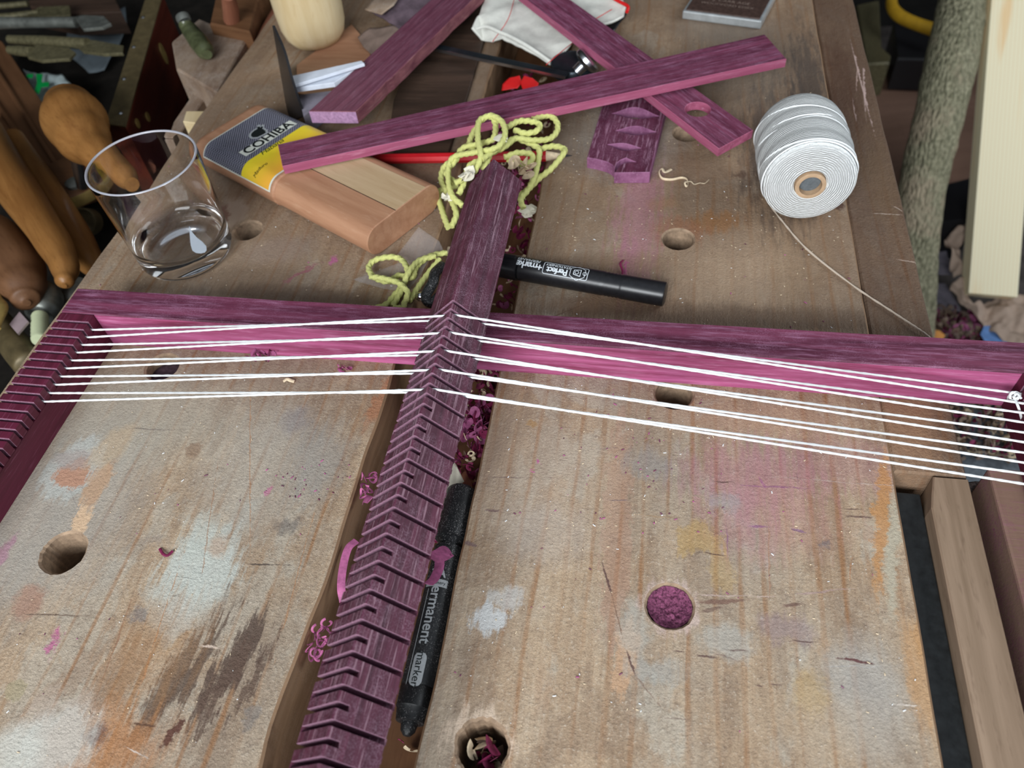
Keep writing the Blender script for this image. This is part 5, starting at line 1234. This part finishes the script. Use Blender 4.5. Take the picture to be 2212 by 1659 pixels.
# spirit level
lv0 = [P(345,-20,-.03), P(300,60,-.03)]
lv = thing('spirit_level', 'mahogany spirit level with brass plates, standing on edge left of the cigar case', 'spirit level', P(300,280,-.12))
def lvp(o, par=None):
    p_ = par or lv; mw = o.matrix_world.copy(); o.parent = p_; o.matrix_parent_inverse = p_.matrix_world.inverted(); o.matrix_world = mw
bpy.context.view_layer.update()
ZL = -.045
tl, tr_, br, bl = P(318,-10,ZL), P(352,-10,ZL), P(272,276,ZL), P(228,270,ZL)
g = G(); g.prism([(p.x,p.y) for p in (tl,tr_,br,bl)], ZL, ZL+.0015, c=.0003); o = g.make('brass_plate', 'brass_dull'); lvp(o)
for (x, y) in ((310,40),(290,104),(269,173),(262,247)):
    g = G(); g.lathe([(0,.0026),(.0018,.0022),(.0026,.0014)], 16, origin=P(x,y,ZL)); s_ = g.make('screw', 'steel', smooth=True); lvp(s_, o)
hL = .095
xa = (br-tr_); 
m = frame_mat(Vector((br.x,br.y,ZL-hL)), Vector((tr_.x,tr_.y,ZL-hL))); iv = m.inverted()
pp = [iv @ Vector((p.x,p.y,ZL-hL)) for p in (tl,tr_,br,bl)]
g = G(); g.prism([(p.x,p.y) for p in pp], 0, hL-.0001, c=.0012); o = g.make('body', 'mahogany'); o.matrix_world = m; lvp(o)
sidex = lambda px, py: None
n_out = Vector((xa.y, -xa.x, 0)).normalized(); n_out = n_out if n_out.x > 0 else -n_out
def on_side(px, py):                                      # the point of the level's right side seen at a pixel
    d = ray(px, py); t = (br-EYE).dot(n_out)/d.dot(n_out); return EYE+d*t
for (x, y, a1, a2) in ((352,116,.021,.0075),(296,267,.0085,.0050),(318,253,.0085,.0050)):
    c = on_side(x, y); u = xa.normalized(); v = Vector((0,0,1)); n = 28
    vs = [c+n_out*.0004+u*a2*math.cos(2*PI*i/n)*1.0+v*a1*.6*math.sin(2*PI*i/n) for i in range(n)]; vs2 = [p+n_out*.0008 for p in vs]
    g = G(); g.add(vs+vs2, [tuple(range(n,2*n)), tuple(range(n-1,-1,-1))]+[(i,(i+1)%n,n+(i+1)%n,n+i) for i in range(n)]); o = g.make('brass_port', 'brass'); lvp(o)
tube('wooden_rod', 'reddish square-ended rod lying behind the tumbler rim', 'rod', [(265,280,-.10,32),(300,330,-.10,34),(322,365,-.10,34)], 'redwood', n=8, smooth=False)
# blades and bits
def blade(label, body, z, mat='iron_olive', tip=None):
    (x0,y0,w0),(x1,y1,w1) = body
    pts = [(x0,y0,z,w0),((x0+x1)/2,(y0+y1)/2,z,w1),(x1,y1,z,w1)]
    o = tube('spade_bit', label, 'drill bit', pts, mat, n=16, k=6, grp=None)
    if tip:
        a = [P(x,y,z+.001) for (x,y) in tip]; g = G(); g.prism([(p.x,p.y) for p in a], z-.0015, z+.002, c=.0005); t_ = g.make('blade', mat); bpy.context.view_layer.update(); sub(t_, o)
    return o
blade('shiny steel bit shaft with a flat blade, the brightest of the old bits', [(-20,50,26),(165,48,22)], -.06, 'steel_dull', [(160,38),(180,34),(225,36),(240,52),(222,60),(180,64)])
blade('tarnished bit with a stepped blade just above the shiny one', [(-20,40,16),(85,28,14)], -.08, 'iron_olive', [(60,32),(85,16),(150,13),(152,34),(85,38)])
blade('long tarnished bit whose blade reaches the spirit level', [(20,85,18),(190,95,24)], -.07, 'iron_olive', [(150,86),(205,88),(268,100),(266,116),(225,118),(180,112)])
blade('short tarnished bit with a broad blade below the long one', [(20,108,18),(70,112,22)], -.07, 'iron_olive', [(60,110),(80,97),(150,105),(163,114),(150,128),(90,132),(60,124)])
blade('dim rusty bit near the top left corner of the picture', [(-20,15,14),(60,8,12)], -.09, 'iron_olive')
slabpx('dark_batten', 'dark brown batten across the top left corner', 'batten', [(60,0),(245,-10),(262,25),(150,30),(65,14)], -.12, -.09, 'brown_dark')
sheet('plastic_sheet', 'dull grey plastic sheet behind the drill bits', 'sheet', [(150,40,-.13),(270,15,-.12),(275,60,-.13),(225,150,-.14),(190,155,-.14),(140,110,-.14)], 'grey_sheet', .0006, .004)
bag = sheet('carrier_bag', 'crumpled white carrier bag with green print under the drill bits', 'bag', [(50,150,-.12),(80,158,-.115),(105,158,-.11),(135,160,-.11),(160,190,-.115),(172,225,-.12),(130,260,-.12),(90,235,-.12)], 'cloth_white', .0008, .004, sub=4)
for pts in ([(58,160),(72,160),(70,168),(58,168)], [(78,160),(92,160),(90,178),(106,177),(105,186),(89,188),(84,203),(74,198),(80,180)], [(152,198),(160,200),(168,222),(160,220)]):
    a = [P(x,y,-.104) for (x,y) in pts]; g = G(); g.prism([(p.x,p.y) for p in a], -.1044, -.104, c=0); o = g.make('green_print', 'green'); o.parent = bag; o.matrix_parent_inverse = Matrix.Translation(-bag.location)
# grimy wooden plane and vial
slabpx('wooden_block', 'pinkish wooden block smeared with white filler, under the olive bottle', 'block', [(380,148),(470,200),(532,84),(482,60),(430,40),(370,90)], -.06, -.008, 'grimy', c=.002, axis=P(532,84,-.01)-P(470,200,-.01))
vl = tube('glass_bottle', 'small olive glass bottle lying on the wooden block', 'bottle', [(398,45,.010,26),(402,55,.006,30),(412,68,.002,36),(430,92,.002,42),(442,108,.002,40),(448,118,.002,20)], 'olive_glass', n=24); bpy.context.view_layer.update()
g = G(); cc = P(394,36,.013); mm_ = frame_mat(cc, P(402,52,.008)); xlathe(g, [(0,.0055),(-.001,.0066),(.002,.0072),(.006,.0066),(.006,.0050),(0,.0048)], 28); o = g.make('mouth', 'steel_dull', smooth=True); o.matrix_world = mm_; bpy.context.view_layer.update(); sub(o, vl)
pl = slabpx('wood_plane', 'brown wooden plane with an upright handle behind the block', 'plane', [(452,50),(540,68),(556,0),(578,-30),(470,-30)], -.05, .004, 'brown', c=.002); bpy.context.view_layer.update()
o = tube('handle', None, None, [(500,42,.006,34),(498,20,.02,34),(492,-12,.04,30)], 'redwood'); bpy.context.view_layer.update(); sub(o, pl)
rs = tube('round_stick', 'thick reddish dowel with a drilled end beside the black notebook', 'dowel', [(610,40,-.02,54),(585,90,-.02,58),(567,140,-.02,56)], 'redwood', n=28); bpy.context.view_layer.update()
g = G(); c = P(567,143,-.018); mm_ = frame_mat(c, c+(P(567,140,-.02)-P(610,40,-.02))); xlathe(g, [(.0,.0100),(.0012,.0095),(.0012,.0070),(-.001,.0062),(-.001,0)], 28); o = g.make('bore_rim', 'brown_dark', smooth=True); o.matrix_world = mm_; bpy.context.view_layer.update(); sub(o, rs)
slabpx('wood_offcut', 'pale square offcut beside the bench edge, left of the cigar case', 'offcut', [(395,262),(402,240),(447,240),(430,266)], -.03, -.014, 'blond', c=.0006)
slabpx('wood_batten', 'greyish brown batten between the spirit level and the bench edge', 'batten', [(362,300),(375,262),(428,186),(458,192),(405,262),(384,300)], -.06, -.030, 'grimy', c=.001, axis=P(428,186,-.03)-P(370,290,-.03))

# ------------------------------------------------------------------ right of the bench
tube('branch', 'rough greenish branch with bark standing beside the bench', 'branch', [(1962,745,-.76,98),(1970,640,-.70,96),(1978,520,-.63,93),(1992,407,-.57,95),(2023,271,-.50,99),(2053,136,-.44,106),(2080,0,-.39,97),(2098,-90,-.36,97)], 'bark', n=40, k=10)
o = bpy.data.objects['branch']
for v in o.data.vertices:
    q = v.co*40; v.co += Vector((0,1,1))*0 + v.normal*.0025*noise.noise(q)
pc = [P(2092,641,-.70), P(2199,634,-.70)]
tpc = [P(2138,-60,-.34), P(2262,-60,-.34)]
xd = ((tpc[0]+tpc[1])/2-(pc[0]+pc[1])/2); xdn = xd.normalized(); yv = (pc[1]-pc[0]); yv = (yv-xdn*yv.dot(xdn)); wdt = yv.length; yv.normalize(); zv = xdn.cross(yv)
if zv.z < 0: zv = -zv
m = Matrix((xdn, yv, xdn.cross(yv))).transposed().to_4x4(); m.translation = (pc[0]+pc[1])/2
sgn = 1 if xdn.cross(yv).z > 0 else -1
g = G(); g.box(0,-wdt/2,(-.030 if sgn > 0 else 0),xd.length,wdt/2,(0 if sgn > 0 else .030),c=.001); o = g.make('pine_board', 'pale'); o.matrix_world = m; tag(o, 'clean pale pine board leaning upright at the right edge', 'board')
slabpx('plywood_panel', 'reddish brown plywood panel behind the branch', 'panel', [(1840,145),(2120,112),(2120,470),(1900,480)], -.70, -.68, 'plywood', c=.001)
slabpx('black_crate', 'black plastic crate in the dark behind the branch', 'crate', [(1930,50),(2020,60),(2020,128),(1938,126)], -.675, -.60, 'black', c=.004)
yg = tube('yellow_ring', 'yellow plastic rim curving over the black crate', 'rim', [(1930,-20,-.55,20),(1926,10,-.55,24),(1940,32,-.55,26),(1975,50,-.55,26),(2040,72,-.55,28)], 'yellow')
slabpx('olive_canister', 'dim olive canister in the dark beside the bench, top right', 'canister', [(1850,10),(1900,0),(1905,100),(1925,118),(1922,135),(1872,138)], -.68, -.60, 'iron_olive', c=.004)
sheet('kraft_paper', 'crumpled brown kraft paper spread under the pine board', 'paper', [(2045,630,-.72),(2058,610,-.70),(2090,600,-.70),(2100,660,-.72),(2160,640,-.74),(2230,640,-.72),(2240,760,-.74),(2175,745,-.74),(2120,700,-.74)], 'kraft', .0015, .014, sub=4)
sheet('kraft_paper', 'twisted strip of brown paper rising between branch and pine board', 'paper', [(2040,520,-.68),(2100,470,-.66),(2110,500,-.66),(2070,535,-.68),(2090,590,-.70),(2060,598,-.70),(2050,550,-.68)], 'kraft', .0015, .016, sub=4)
slabpx('grey_card', 'dusty grey card lying on the floor behind the branch foot', 'card', [(2020,490),(2040,520),(2055,592),(2018,592)], -.74, -.738, 'grey_card', c=.0002)
slabpx('grey_card', 'dusty grey card lying on the floor by the shavings', 'card', [(2020,612),(2042,612),(2078,672),(2018,664)], -.76, -.757, 'grey_card', c=.0002)
slabpx('black_box', 'low black box in the shade behind the crumpled paper', 'box', [(2030,400),(2110,380),(2110,470),(2034,480)], -.76, -.66, 'black', c=.003)
qa, qb = P(2012,672,-.75), P(2170,740,-.75)
heap('shavings', 'grey and purple shavings on the floor beside the branch foot', [(P(2010,690,-.76).x, P(2100,745,-.76).y-.02, P(2160,740,-.76).x, P(2010,665,-.76).y, -.775, .02)], ['grimy','shaving_dark','sandpaper','shaving_pink','grimy'], 420, 31, (.012,.012))
slabpx('blue_scrap', 'torn blue paper lying among the floor shavings', 'paper scrap', [(2118,722),(2126,704),(2140,704),(2165,725),(2180,742),(2130,742)], -.742, -.741, 'blue', c=.0001)
slabpx('orange_scrap', 'orange scrap at the foot of the branch', 'scrap', [(2013,712),(2030,714),(2042,724),(2036,735),(2010,735)], -.742, -.741, 'orange', c=.0001)
# floor shavings and slate-coloured board seen between the bench edge and the right arm of the loom
heap('shavings', 'fine shavings under the strings between bench edge and right arm of the loom', [(P(2050,900,-.30).x, P(2050,970,-.30).y, P(2200,880,-.30).x+.04, P(2050,860,-.30).y+.02, -.312, .012)], ['grimy','sandpaper','shaving_dark','shaving_pale','grimy'], 420, 32, (.006,.006))
slabpx('lower_shelf', 'dusty slate-grey board below the bench edge under the strings', 'board', [(2040,780),(2330,790),(2330,1060),(2040,1130)], -.34, -.315, 'slate', c=.001)
# vice: dusty rod and outer jaw
vs_ = thing('bench_vice', 'wooden front vice with a gritty rail, at the right edge of the bench', 'vice', P(2200,1300,-.1))
def vp(o): o.parent = vs_; o.matrix_parent_inverse = Matrix.Translation(-vs_.location)
ra, rb_ = P(2135,1030,-.035), P(2240,1560,-.035)
g = G(); x_ = P(2150,1130,-.03).x
g.box(x_-.011,-.3,-.10,x_+.009,P(2150,1040,-.03).y,-.028,c=.006); MT['grit'] = plain('gritty_rail', (.085,.07,.062,1), .95, .2, var=.9, scale=500, bump=1.0); vp(g.make('rail', 'grit'))
xj = P(2134,1010,-.004).x
g = G(); g.box(xj,-.3,-.09,xj+.045,P(2140,1010,-.004).y,-.004,c=.0015); MT['jaw'] = wood('jaw_wood', (.20,.12,.085,1), (.28,.175,.13,1), (.30,.11,.19,1), g=(40,8,40), samt=.4, dust=(.24,.06,.14,1), damt=.9); o = g.make('jaw', 'jaw'); vp(o)
g = G(); g.box(.18,-.25,-.14,xj+.04,-.2,-.10); g.make('guide', 'steel_dull'); vp(bpy.data.objects['guide'])
bpy.context.view_layer.update()
